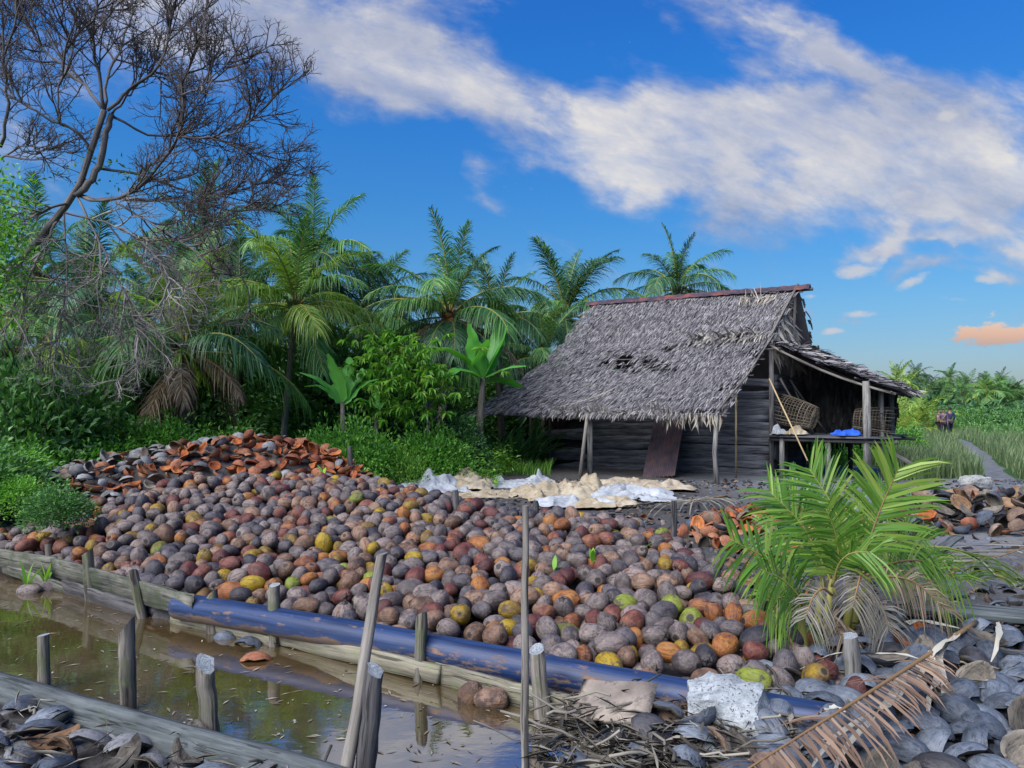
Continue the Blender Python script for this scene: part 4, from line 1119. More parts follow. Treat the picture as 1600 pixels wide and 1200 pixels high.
# ------------------------------------------------------------------ plants
M['frond'] = leafmat('palm_leaflet', (0.036, 0.111, 0.040), (0.091, 0.231, 0.065), (0.202, 0.384, 0.101), .30, .42)
M['frond_deep'] = leafmat('palm_leaflet_deep', (0.021, 0.069, 0.036), (0.052, 0.142, 0.060), (0.111, 0.231, 0.101), .25, .45)
M['frond_yellow'] = leafmat('palm_leaflet_yellowish', (0.093, 0.202, 0.031), (0.202, 0.357, 0.062), (0.419, 0.496, 0.109), .38, .42)  # yellow-green leaflets, the fronds' own colour
M['frond_young'] = leafmat('young_palm_leaflet', (.045, .130, .020), (.13, .275, .038), (.32, .43, .085), .38, .38)
M['frond_dead'] = strawmat('dead_frond', [(0, (.07, .05, .035)), (.5, (.18, .135, .09)), (1, (.34, .28, .20))])
M['frond_grey'] = strawmat('grey_dead_frond', [(0, (.055, .052, .045)), (.5, (.14, .13, .105)), (1, (.27, .255, .21))])
M['rachis'] = strawmat('rachis', [(0, (.13, .15, .03)), (1, (.32, .28, .08))], .5)
M['rachis_brown'] = strawmat('rachis_brown', [(0, (.12, .06, .03)), (1, (.30, .19, .09))], .6)
M['trunk'] = wood('palm_trunk', (.11, .095, .075), (.30, .27, .22), moss=(.09, .10, .06), mossw=.3)
M['darktrunk'] = wood('dark_palm_trunk', (.045, .042, .035), (.15, .135, .11), moss=(.04, .055, .03), mossw=.4)
M['bark'] = wood('grey_bark', (.055, .05, .048), (.19, .175, .165))
M['twig'] = strawmat('bare_twig', [(0, (.035, .030, .030)), (.6, (.085, .073, .07)), (1, (.17, .15, .14))])
M['twig_pale'] = strawmat('pale_twig', [(0, (.08, .075, .07)), (.6, (.20, .19, .175)), (1, (.34, .32, .29))])
M['shrub'] = leafmat('shrub_leaf', (0.036, 0.131, 0.021), (0.101, 0.302, 0.040), (0.242, 0.500, 0.081), .35, .45)
M['shrub_dark'] = leafmat('dark_shrub_leaf', (0.026, 0.091, 0.029), (0.072, 0.195, 0.055), (0.143, 0.312, 0.078), .25, .5)
M['herb'] = leafmat('herb_leaf', (0.051, 0.151, 0.021), (0.131, 0.333, 0.040), (0.322, 0.500, 0.091), .35, .5)
M['fern'] = leafmat('fern_leaf', (0.093, 0.232, 0.023), (0.217, 0.465, 0.046), (0.403, 0.651, 0.093), .4, .45)
M['banana'] = leafmat('banana_leaf', (0.054, 0.217, 0.031), (0.093, 0.341, 0.054), (0.186, 0.496, 0.093), .35, .38)
M['strap'] = leafmat('strap_leaf', (0.023, 0.085, 0.031), (0.054, 0.163, 0.046), (0.124, 0.264, 0.078), .25, .42)
M['mango'] = leafmat('light_tree_leaf', (0.081, 0.242, 0.030), (0.181, 0.443, 0.060), (0.403, 0.500, 0.121), .38, .42)
M['grass'] = leafmat('wispy_grass', (0.054, 0.101, 0.039), (0.116, 0.178, 0.078), (0.248, 0.310, 0.155), .3, .6, 3.0)

def frond_parts(pts, ll, n, w, alpha=(42, 66), vee=.25, hang=.6, seed=0, start=.14, up=None, rr=.018, broken=0.0, prof=None, ragged=.1):
    """a feather leaf along a curved rib; returns rib part (0) and leaflet part (1)"""
    g = np.random.default_rng(seed)
    pts = np.asarray(pts, float)
    s0 = np.linspace(0, 1, len(pts))
    def at(s): return np.stack([np.interp(s, s0, pts[:, k]) for k in range(3)], -1)
    s = np.tile(np.linspace(start, .995, n), 2) + g.normal(0, .25 / n, 2 * n); s = s.clip(start, .999)
    sg = np.repeat([-1.0, 1.0], n)
    e = .02
    T = unit(at(np.minimum(s + e, 1)) - at(np.maximum(s - e, 0)))
    ref = np.tile(np.array([0, 0, 1.0]) if up is None else np.asarray(up, float), (2 * n, 1))
    S = unit(np.cross(T, ref)); Nn = np.cross(S, T)
    al = np.radians(alpha[0] + (alpha[1] - alpha[0]) * s ** 1.2 + g.normal(0, 5, 2 * n))[:, None]
    D = unit(S * sg[:, None] * np.cos(al) + T * np.sin(al) + Nn * (vee * g.uniform(.4, 1.4, 2 * n))[:, None])
    q = (s - start) / (1 - start)
    prof_ = np.sin((.16 + .80 * q) * math.pi) ** .7 if prof is None else prof(q)
    L = (ll * prof_ * g.uniform(1 - ragged * 1.5, 1 + ragged, 2 * n))[:, None]
    B = at(s)
    if broken:
        kill = g.random(2 * n) < broken; L[kill] *= g.uniform(.05, .5, (kill.sum(), 1))
    W = unit(T * np.cos(al * .2) + Nn * g.normal(0, .25, (2 * n, 1)))
    W = unit(W - D * (W * D).sum(1, keepdims=True))
    hg = hang * g.uniform(.6, 1.4, (2 * n, 1))
    m1 = B + D * L * .45 - Z3 * hg * L * .10
    m2 = B + D * L * .78 - Z3 * hg * L * .36
    tp = B + D * L * .98 - Z3 * hg * L * .68
    ww = w * g.uniform(.75, 1.2, (2 * n, 1))
    V = np.stack([B - W * ww * .35, B + W * ww * .35, m1 - W * ww * .5, m1 + W * ww * .5, m2 - W * ww * .34, m2 + W * ww * .34, tp], 1).reshape(-1, 3)
    b = np.arange(2 * n) * 7
    F4 = np.concatenate([np.stack([b, b + 1, b + 3, b + 2], 1), np.stack([b + 2, b + 3, b + 5, b + 4], 1)])
    F3 = np.stack([b + 4, b + 5, b + 6], 1)
    Vr, Fr, _ = tube(pts, np.linspace(rr, rr * .2, len(pts)), 5)
    return [(Vr, Fr, 0), (V, [F4, F3], 1)]
def arc(L, elev, droop, k=12, bend=0.0):
    """rib rising at elev degrees and bending over by droop degrees, in the XZ plane"""
    s = np.linspace(0, 1, k)
    a = np.radians(elev - droop * s ** 1.35)
    dx, dz = np.cos(a), np.sin(a)
    x = np.concatenate([[0], np.cumsum((dx[1:] + dx[:-1]) / 2)]) * L / (k - 1); z = np.concatenate([[0], np.cumsum((dz[1:] + dz[:-1]) / 2)]) * L / (k - 1)
    return np.stack([x, bend * s ** 2 * L, z], 1)
FM = {}
FKIND = [(84, 26), (73, 50), (60, 70), (45, 85), (28, 82), (8, 66), (-14, 48), (-44, 28), (-70, 12)]
def frond_mesh(k, v, leafm):
    if (k, v, leafm) not in FM:
        e, d = FKIND[k]
        dead = leafm in ('frond_dead', 'frond_grey')
        ps = frond_parts(arc(1.0, e, d, bend=(.12, -.1, .05)[v]), .27 if not dead else .2, 92, .0098, (28, 62), .25 if k < 3 else .12, .75 + .11 * k, seed=k * 10 + v, rr=.012, broken=.06 if not dead else .25, ragged=.22)
        FM[(k, v, leafm)] = mesh('frond', ps, [M['rachis_brown' if dead else 'rachis'], M[leafm]])
    return FM[(k, v, leafm)]
GROUP_P = 'coconut palms behind the yard'
def palm(label, crown, Y, base, L, n=22, mix=('frond', 'frond', 'frond_deep'), lo=-30, seed=0, r=.11, fibre=True, tm='trunk', low_mat=None, hi=84):
    """crown and base are photo pixels at distance Y"""
    g = np.random.default_rng(seed)
    c = P(*crown, Y); b = P(base[0], base[1], Y); b[2] = -.05
    root = empty('coconut_palm', b, label, 'palm tree', GROUP_P)
    h = c - b
    s = np.linspace(0, 1, 26)
    pts = np.stack([h[0] * s ** 1.3, h[1] * s, h[2] * s], 1)
    rad = r * (1.25 - .5 * s ** .5) * (1 + .07 * (np.arange(26) % 2))
    obj('trunk', [T_(pts, rad, 10, noise=.03)], M[tm], root)
    n = int(n * 1.1); L = L * .88; el = np.linspace(hi, lo, n) + g.normal(0, 5, n)
    az = np.arange(n) * 2.39996 + g.uniform(0, 6)
    for k in range(n):
        kind = int(np.argmin([abs(f[0] - el[k]) for f in FKIND]))
        lm = mix[int(g.integers(len(mix)))]
        if low_mat and kind >= 6 and g.random() < .6: lm = low_mat
        Lk = L * g.uniform(.85, 1.1) * (1.0 if kind < 6 else .8)
        link('frond', frond_mesh(kind, int(g.integers(3)), lm), root, h + np.array([0, 0, -.05 * Lk * (k / n)]), (g.normal(0, .08), g.normal(0, .06), az[k]), Lk)
    if fibre:
        q = g.normal(0, 1, (90, 3)); q[:, 2] = np.abs(q[:, 2]) * .6 - .2
        q = unit(q)
        obj('leaf_base', [leaves(h - Z3 * .1 + q * r * .9, q + Z3 * .7, q[:, [1, 2, 0]], L * .10 * g.uniform(.6, 1.4, 90), .05)], M['frond_dead'], root)
    return root
def bunch(root, at, n, r, m, seed):
    g = np.random.default_rng(seed)
    V, F = CGL[seed % 9]
    ps = [(V * r / .1 @ euler_matrix(g.uniform(0, 6, 3)).T + np.array(at) + unit(g.normal(0, 1, 3)) * r * 1.5 * g.random() ** .4 - Z3 * r * .3 * k / n, F, 0, V) for k in range(n)]
    obj('coconut_bunch', ps, m, root, True)
GR = 'frond'
pa = palm('broad coconut palm with a yellow broken frond, behind the leafy shrubs left of centre', (290, 545), 15.5, (288, 668), 3.0, 26, ('frond', 'frond', 'frond_yellow', 'frond_deep'), -38, 1, .15, tm='darktrunk', low_mat='frond_dead')
bunch(pa, P(298, 552, 15.3) - np.array(pa.location), 6, .09, CM['green'], 3)
palm('slender pale trunked palm with arching yellow green fronds, left of the banana plants', (462, 478), 17.0, (440, 668), 2.6, 20, ('frond_yellow', 'frond_yellow', 'frond'), -30, 2, .075)
palm('tall upright palm whose spiky fronds rise beside the bare tree crown', (487, 420), 21, (520, 668), 3.0, 22, ('frond_deep', 'frond', 'frond_deep'), -25, 3, .12)
pd = palm('tall palm with orange flower stalks in the middle, left of the hut', (703, 492), 19, (686, 668), 3.0, 25, ('frond', 'frond_deep', 'frond_deep', 'frond'), -42, 4, .115, low_mat='frond_dead')
bunch(pd, P(700, 500, 18.8) - np.array(pd.location), 9, .10, CM['orange'], 5)
palm('palm with loose feathery fronds just left of the thatched roof', (884, 492), 25, (872, 668), 3.3, 22, ('frond', 'frond_deep', 'frond_deep'), -25, 6, .12)
palm('palm whose dark crown rises alone behind the roof ridge', (1057, 452), 29, (1060, 668), 3.0, 24, ('frond_deep', 'frond_deep', 'frond'), -30, 7, .12)
palm('drooping palm at the far left behind the dead twigs', (20, 560), 14.5, (-5, 690), 2.5, 20, ('frond', 'frond_deep', 'frond_yellow'), -30, 8, .13, tm='darktrunk')
palm('leaning palm half hidden by the bare tree at the left', (140, 470), 18, (185, 668), 2.7, 22, ('frond', 'frond_deep'), -35, 9, .12, tm='darktrunk', low_mat='frond_dead')
palm('dark palm between the slender palm and the tall middle palm', (575, 490), 22, (575, 668), 3.0, 22, ('frond_deep', 'frond_deep', 'frond'), -40, 10, .12, tm='darktrunk')
palm('dark palm low behind the broad palm, right of it', (375, 500), 20, (370, 668), 2.9, 22, ('frond_deep', 'frond', 'frond_deep'), -45, 11, .13, tm='darktrunk', low_mat='frond_dead')
palm('palm right behind the tall middle palm, fronds showing on its right', (775, 500), 23, (785, 668), 2.8, 20, ('frond_deep', 'frond', 'frond_deep'), -40, 12, .12, tm='darktrunk')
palm('tall palm behind the broad palm with fronds up into the bare branches', (318, 400), 22, (325, 668), 3.0, 22, ('frond_deep', 'frond_deep', 'frond'), -30, 13, .12, tm='darktrunk')
palm('low dark palm behind the large banana plant', (640, 555), 21, (640, 668), 2.8, 20, ('frond_deep', 'frond_deep'), -45, 14, .12, tm='darktrunk', low_mat='frond_dead')
palm('dark palm left of the broad palm, hung with dead fronds', (225, 510), 21, (228, 668), 2.8, 22, ('frond_deep', 'frond', 'frond_deep'), -55, 15, .13, tm='darktrunk', low_mat='frond_dead')
palm('young stemless palm in the gap left of the thatched eave', (850, 560), 22, (850, 668), 2.4, 18, ('frond', 'frond_yellow', 'frond_deep'), -20, 16, .10, tm='darktrunk')
palm('low palm behind the slender palm, fronds dark against the trunks', (480, 560), 22, (480, 668), 2.8, 20, ('frond_deep', 'frond_deep'), -50, 17, .12, tm='darktrunk', low_mat='frond_dead')
palm('dark palm behind the far left palm, topmost at the left edge', (60, 430), 20, (70, 668), 2.8, 20, ('frond_deep', 'frond_deep', 'frond'), -45, 18, .12, tm='darktrunk')
# broken yellow frond hanging on the broad palm
q = np.array([P(290, 537, 15.2), P(283, 548, 15.0), P(270, 562, 14.9)]) - np.array(pa.location)
obj('frond', frond_parts(q, .45, 22, .03, (20, 30), 0, .9, seed=91, start=.3, rr=.02), [M['rachis'], M['frond_yellow']], pa, label='yellow broken frond tip')

# far plantation on the right
def far_crown(seed, lm):
    g = np.random.default_rng(seed); ps = []
    for k in range(24):
        el = 84 - 125 * k / 24 + g.normal(0, 6)
        kd = int(np.argmin([abs(f[0] - el) for f in FKIND]))
        a = arc(g.uniform(.85, 1.1), *FKIND[kd], k=7)
        az = k * 2.4 + g.uniform(-.2, .2); c, s = math.cos(az), math.sin(az)
        Rm = np.array([[c, -s, 0], [s, c, 0], [0, 0, 1]])
        for p in frond_parts(a, .30, 26, .022, (30, 60), .2, .4 + .12 * kd, seed=seed * 50 + k, rr=.014):
            ps.append((p[0] @ Rm.T, p[1], p[2]))
    return mesh('crown', ps, [M['rachis'], M[lm]])
def build_far_palms():
    g = np.random.default_rng(40)
    crowns = [far_crown(1, 'frond_deep'), far_crown(2, 'frond_deep'), far_crown(3, 'frond'), far_crown(4, 'frond_yellow')]
    tr = mesh('trunk', [T_(np.array([[0, 0, 0], [.02, 0, .5], [.05, 0, 1.0]]), [.030, .024, .02], 7)], M['trunk'])
    spots = []
    for (px, py, Y) in ((1400, 598, 62), (1432, 588, 70), (1452, 604, 74), (1483, 592, 72), (1510, 605, 78), (1531, 612, 84), (1548, 610, 66), (1562, 600, 76), (1587, 615, 90), (1568, 618, 68), (1470, 612, 80), (1418, 610, 66), (1598, 622, 82), (1500, 618, 70), (1540, 624, 74), (1440, 620, 62), (1580, 628, 64)):
        spots.append((px, py, Y))
    for k in range(26):
        spots.append((g.uniform(1375, 1640), g.uniform(612, 640), g.uniform(60, 110)))
    named = {2: 'palm at the foot of the plantation edge', 3: 'distant palm standing out highest near the walking people', 6: 'distant palm with a clear white trunk, left of a similar one', 9: 'distant palm with a clear white trunk, right of a similar one', 0: 'distant palm just past the tip of the side roof', 7: 'distant palm with a tufted crown leaning right above its neighbours'}
    for k, (px, py, Y) in enumerate(spots):
        Y *= 1.22; c = P(px, py, Y); h = c[2]
        b = np.array([c[0], Y, -.05])
        root = empty('coconut_palm', b, named.get(k, 'distant coconut palm merging into the plantation on the right horizon'), 'palm tree', 'palms of the far plantation')
        link('trunk', tr, root, (0, 0, 0), (0, 0, g.uniform(0, 6)), (4.0, 4.0, h))
        link('crown', crowns[int(g.integers(3)) if k % 11 else 3], root, (0, 0, h), (g.normal(0, .1), g.normal(0, .1), g.uniform(0, 6)), g.uniform(1.9, 2.6))
    for k, (px, Y, s) in enumerate(((1428, 46, 3.0), (1405, 50, 2.6), (1452, 48, 2.5), (1412, 40, 2.0))):
        b = np.array([(px - 800) / FPX * Y, Y, 0.1])
        root = empty('young_palm', b, ('bright young palm spreading on the ground left of the walking people', 'young palm right behind the platform posts', 'young palm just left of the walking people', 'small young palm beside the side roof tip')[k], 'palm tree', 'young palms past the hut')
        link('crown', crowns[3], root, (0, 0, 0), (0, 0, k * 1.3), s)
build_far_palms()

# bare tree
def batch_tubes(Pk, Rk, sides=3):
    n, k = Pk.shape[:2]
    T = unit(Pk[:, -1] - Pk[:, 0])
    a = np.where(np.abs(T[:, 2:3]) < .8, np.array([[0, 0, 1.0]]), np.array([[1.0, 0, 0]]))
    N = unit(np.cross(T, a)); B = np.cross(T, N)
    th = np.arange(sides) / sides * 2 * math.pi
    ring = np.cos(th)[None, :, None] * N[:, None] + np.sin(th)[None, :, None] * B[:, None]       # n, sides, 3
    V = Pk[:, :, None] + ring[:, None] * Rk[:, :, None, None]
    i, j = np.meshgrid(np.arange(k - 1), np.arange(sides), indexing='ij')
    f = np.stack([i * sides + j, i * sides + (j + 1) % sides, (i + 1) * sides + (j + 1) % sides, (i + 1) * sides + j], -1).reshape(-1, 4)
    F = (f[None] + (np.arange(n) * k * sides)[:, None, None]).reshape(-1, 4)
    return V.reshape(-1, 3), F
def sprout(Pk, per, lmin, lmax, ang, g, k=5, lift=.25, wig=.10, smin=.15, rel=True, flat=.75):
    """children of a set of polylines"""
    n, kk = Pk.shape[:2]
    idx = np.repeat(np.arange(n), per); m = len(idx)
    s = g.uniform(smin, 1, m) ** .8
    f = s * (kk - 1); i = np.minimum(f.astype(int), kk - 2); u = (f - i)[:, None]
    p = Pk[idx, i] * (1 - u) + Pk[idx, i + 1] * u
    t = unit(Pk[idx, i + 1] - Pk[idx, i])
    r = g.normal(0, 1, (m, 3)); r[:, 1] *= flat
    r = unit(r - t * (r * t).sum(1, keepdims=True))
    a = np.radians(g.normal(ang, 14, m))[:, None]
    d = unit(t * np.cos(a) + r * np.sin(a) + Z3 * lift)
    plen = np.linalg.norm(Pk[idx, -1] - Pk[idx, 0], axis=1)
    L = g.uniform(lmin, lmax, m) * (plen if rel else 1) * (1.15 - .55 * s)
    out = np.zeros((m, k, 3)); out[:, 0] = p
    cur, dd = p, d
    for q in range(1, k):
        dd = unit(dd + g.normal(0, wig, (m, 3)) * 2 + Z3 * lift * .35)
        cur = cur + dd * (L / (k - 1))[:, None]; out[:, q] = cur
    return out
def resample(pts, k):
    pts = np.asarray(pts, float); d = np.concatenate([[0], np.cumsum(np.linalg.norm(np.diff(pts, axis=0), axis=1))])
    s = np.linspace(0, d[-1], k)
    return np.stack([np.interp(s, d, pts[:, q]) for q in range(3)], 1)
def build_bare_tree():
    g = np.random.default_rng(5); Y = 12.5
    base = G(120, 712, .2); base[1] = Y; base[0] = (120 - 800) / FPX * Y; base[2] = .1
    root = empty('bare_tree', base, 'big leafless grey tree with a dome of fine twigs at the upper left', 'tree')
    def L3(l, d0, d1):
        k = len(l)
        return np.array([P(a, b, Y + d0 + (d1 - d0) * i / (k - 1)) for i, (a, b) in enumerate(l)])
    def addl(name, pts, r0, r1, m='bark', sides=8, k=16):
        q = resample(pts, k); q[1:-1] += g.normal(0, .015, (k - 2, 3))
        return obj(name, [T_(q - base, np.linspace(r0, r1, k) * (.58 if name == 'limb' else 1), sides, noise=.05)], M[m], root), q
    addl('trunk', L3([(-75, 712), (-66, 600), (-30, 485), (22, 415), (80, 352), (122, 300), (140, 250), (150, 215), (163, 172)], 0, 0), .074, .05)
    addl('trunk', L3([(118, 306), (146, 280), (161, 235), (170, 195), (175, 178)], 0, .06), .06, .045)
    limbs = [  # points, depth start/end, radius
        ([(163, 172), (157, 125), (150, 90), (145, 50), (150, 0), (140, -70), (150, -130)], 0, -.5, .055),
        ([(163, 174), (140, 145), (120, 120), (85, 95), (60, 65), (35, 30), (15, -20)], 0, 1.0, .05),
        ([(168, 172), (200, 142), (225, 122), (243, 108), (258, 80), (266, 40), (270, -30), (285, -90)], 0, -.8, .052),
        ([(175, 178), (200, 148), (215, 135), (238, 118), (252, 125), (256, 150)], .1, .6, .035),
        ([(163, 172), (168, 120), (185, 80), (205, 30), (215, -60)], 0, 1.0, .045),
        ([(140, 240), (130, 208), (95, 195), (60, 178), (20, 150), (-30, 120)], 0, -.8, .045),
        ([(92, 194), (88, 140), (100, 112), (108, 60), (95, 0)], -.4, -.9, .030),
        ([(118, 303), (135, 310), (150, 314), (180, 312), (213, 300), (240, 273), (266, 238), (280, 213), (283, 183), (286, 127), (306, 80), (322, 20), (330, -30)], .1, -1.0, .055),
        ([(280, 214), (333, 217), (375, 203), (418, 165), (430, 140)], -.5, -.9, .030),
        ([(283, 150), (320, 130), (360, 95), (380, 70)], -.7, -1.2, .026),
        ([(178, 183), (207, 197), (227, 207), (267, 211), (337, 217), (390, 240), (440, 240)], .1, .9, .040),
        ([(150, 262), (185, 268), (230, 275), (280, 296), (335, 305), (390, 295), (450, 268)], .1, .8, .045),
        ([(120, 303), (150, 310), (230, 312), (310, 316), (370, 322), (425, 330)], .1, -.6, .036),
        ([(180, 315), (213, 338), (260, 362), (300, 392), (345, 425), (385, 437)], .1, -.9, .032),
        ([(110, 318), (90, 322), (60, 330), (10, 320), (-40, 300)], 0, -.8, .042),
        ([(90, 345), (75, 372), (45, 430), (20, 500)], 0, -1.0, .038),
        ([(122, 310), (160, 390), (190, 450), (215, 520), (225, 580)], 0, -1.2, .034),
        ([(100, 330), (105, 430), (95, 510), (85, 570)], 0, -.8, .030),
        ([(100, 332), (170, 350), (230, 375), (262, 430), (275, 480)], 0, -1.3, .030),
        ([(0, 230), (15, 160), (5, 100), (25, 30), (20, -40)], .6, 0, .05),
        ([(-20, 260), (40, 225), (110, 240)], .6, .2, .03)]
    for li, (l, d0, d1, r) in enumerate(limbs):
        low = li in (15, 16, 17, 18, 14)
        lb, q = addl('limb', L3(l, d0, d1), r, r * .30)
        Lm = np.linalg.norm(np.diff(q, axis=0), axis=1).sum()
        lift = .22 if not low else -.03
        n1 = int(Lm * (5.4 if li in (0, 1, 2, 3, 4, 7, 8, 9) else 4.0)) + 3
        c1 = sprout(q[None], n1, .5, 1.2, 38, g, 8, lift * .8, .055, .12, rel=False)
        c1 = c1[:, :] if True else c1
        # longer near the limb's start
        c2 = sprout(c1, 5, .28, .68, 40, g, 6, lift * .6, .07, .10, rel=False)
        c3 = sprout(c2, 5, .14, .36, 42, g, 4, lift * .5, .09, .15, rel=False)
        c4 = sprout(c3, 2, .07, .19, 40, g, 3, lift * .4, .12, .25, rel=False)
        # whole side shoots are lengthened for an airy dome
        ps = []
        for c, ra, rb, sd in ((c1, .017, .008, 5), (c2, .0088, .0050, 4), (c3, .0055, .0036, 3), (c4, .0040, .0028, 3)):
            R_ = np.linspace(ra, rb, c.shape[1])[None].repeat(len(c), 0) * g.uniform(.75, 1.2, (len(c), 1))
            V, F = batch_tubes(c - base, R_, sd); ps.append((V, F, 0))
        obj('twigs', ps, M['twig_pale' if low else 'twig'], lb)
    # the last dry leaves
    C = P(185, 270, Y) + g.normal(0, 1, (60, 3)) * [.5, .3, .12] - base
    obj('leaves', [leaves(C, g.normal(0, 1, (60, 3)), g.normal(0, 1, (60, 3)), .09, .05)], M['shrub_dark'], root)
build_bare_tree()

# shrubs and leafy masses
def cloud(g, n, rx, ry, h, clump, per, L, W, z0=.0, upb=.5, spread=.22, shell=.5):
    """leaf clumps through a rounded volume"""
    C = g.normal(0, 1, (clump, 3)); C = unit(C) * (g.random((clump, 1)) ** (1 / 3)) ** shell
    C[:, 2] = np.abs(C[:, 2])
    C = C * [rx, ry, h] * g.uniform(.8, 1.12, (clump, 1)) + [0, 0, z0]
    idx = np.repeat(np.arange(clump), per); m = len(idx)
    o = g.normal(0, 1, (m, 3)) * spread
    D = unit(o + unit(C[idx] * [1, 1, .6]) * .12 + [0, 0, upb * spread])
    U = unit(g.normal(0, .6, (m, 3)) + [0, 0, 1])
    return leaves(C[idx] + o * .6, D, U, L * g.uniform(.6, 1.25, m), W * g.uniform(.7, 1.2, m))
def bush_mesh(seed, kind):
    g = np.random.default_rng(seed)
    if kind == 'low': return mesh('foliage', [cloud(g, 0, 1.15, .95, 1.0, 300, 17, .085, .045, .05, .6, .14)], M['shrub'])
    if kind == 'dark': return mesh('foliage', [cloud(g, 0, 1.1, .95, 1.35, 260, 18, .125, .06, .1, .4, .18)], M['shrub_dark'])
    if kind == 'herb': return mesh('foliage', [cloud(g, 0, 1.0, 1.0, .75, 260, 16, .08, .035, .0, .9, .14)], M['herb'])
    if kind == 'tall': return mesh('foliage', [cloud(g, 0, 1.3, 1.0, 2.6, 300, 20, .22, .085, .1, .2, .3)], M['shrub_dark'])
BM = {}
def shrub(kind, v, px, Y, s, label, group, z=None, rz=None, sz=1.0):
    if (kind, v) not in BM:
        BM[(kind, v)] = bush_mesh({'low': 1, 'dark': 2, 'herb': 3, 'tall': 4}[kind] * 10 + v, kind)
        g = np.random.default_rng(v)
        sp = sprout(np.array([[[0, 0, 0], [0, 0, .05]]]), 14, .6, 1.0, 40, g, 4, .4, .1, rel=False)
        V, F = batch_tubes(sp, np.linspace(.018, .008, 4)[None].repeat(14, 0), 4)
        BM[(kind, v, 's')] = mesh('stem', [(V, F, 0)], M['bark'])
    x = (px - 800) / FPX * Y
    b = (x, Y, float(ground_z(x, Y)) - .03 if z is None else z)
    root = empty('shrub', b, label, 'shrub', group, rz if rz is not None else px * .7)
    link('foliage', BM[(kind, v)], root, scale=(s, s, s * sz)); link('stem', BM[(kind, v, 's')], root, scale=s)
    return root
GS = 'leafy shrubs at the left'
for k, (kind, v, px, Y, s, lab, sz) in enumerate((
        ('low', 0, 258, 13.8, 1.15, 'bright leafy shrub in front of the broad palm trunk', 1.1), ('low', 1, 350, 13.8, 1.0, 'bright leafy shrub right of the broad palm trunk, beside the ferns', 1.1), ('low', 2, 170, 12.8, 1.1, 'leafy shrub below the drooping frond, left of the broad palm', .9),
        ('low', 1, 85, 11.8, 1.1, 'leafy shrub just above the left slope of the husk hill', .85), ('dark', 0, 40, 12.6, 1.25, 'dark glossy shrub under the far left palm', 1.25), ('low', 0, -5, 10.4, .8, 'leafy shrub at the left edge behind the first coconuts', .85), ('dark', 1, -25, 9.3, .8, 'dark leafy shrub cut by the left edge above the old boards', .8),
        ('low', 2, 300, 12.9, .75, 'small bright shrub touching the top of the husk hill', .9), ('low', 0, 180, 12.6, .7, 'small leafy shrub behind the grey husks of the hill', .9), ('low', 1, 95, 11.4, .6, 'small leafy shrub on the left foot of the husk hill', .8), ('low', 2, 405, 13.6, .7, 'small bright shrub between the husk hill and the ferns', .9),
        ('dark', 2, 120, 13.8, 1.2, 'dark shrub behind the dead hanging twigs', 1.2), ('herb', 0, 345, 14.6, 1.0, 'light green shrub behind the husk hill crest', 1.3))):
    shrub(kind, v, px, Y, s, lab, GS, sz=sz)
sb = shrub('dark', 1, 92, 7.75, .33, 'small glossy leaved bush spreading over the left end of the coconut pile', None, z=.40, sz=.75)
shrub('low', 2, 22, 8.9, .45, 'bright bush trailing down the left edge of the coconut pile', None, z=.35, sz=.9)
GD = 'dark bushes under the palms'
g_ = np.random.default_rng(3)
spots = ['behind the far left palm', 'left of the leaning palm', 'behind the leaning palm', 'behind the dark palm with dead fronds', 'left of the broad palm', 'behind the broad palm', 'right of the broad palm', 'behind the low dark palm', 'left of the slender palm', 'behind the slender palm', 'behind the small banana plant', 'behind the light green tree', 'left of the tall middle palm', 'behind the tall middle palm', 'behind the large banana plant', 'right of the large banana plant', 'left of the thatched eave', 'behind the left end of the thatch', 'behind the hut roof', 'far left behind the twigs']
for k, px in enumerate((20, 75, 130, 190, 240, 295, 350, 395, 435, 480, 530, 590, 650, 700, 750, 800, 845, 890, 950, -30)):
    shrub('tall', k % 3, px, 19.5 + g_.uniform(-1, 5) + (7.5 if px > 690 else 0), g_.uniform(.95, 1.2), 'tall dark bush ' + spots[k], GD)
for k, (px, Y, s, lab) in enumerate(((1310, 22, .9, 'green bush seen under the hut platform'), (1345, 24, 1.0, 'green bush behind the platform legs'), (1395, 25, 1.0, 'green bush right of the platform posts'), (1290, 21, .8, 'green bush deep under the platform by the hut wall'))):
    shrub('low', k % 3, px, Y, s, lab, 'bushes behind the platform')
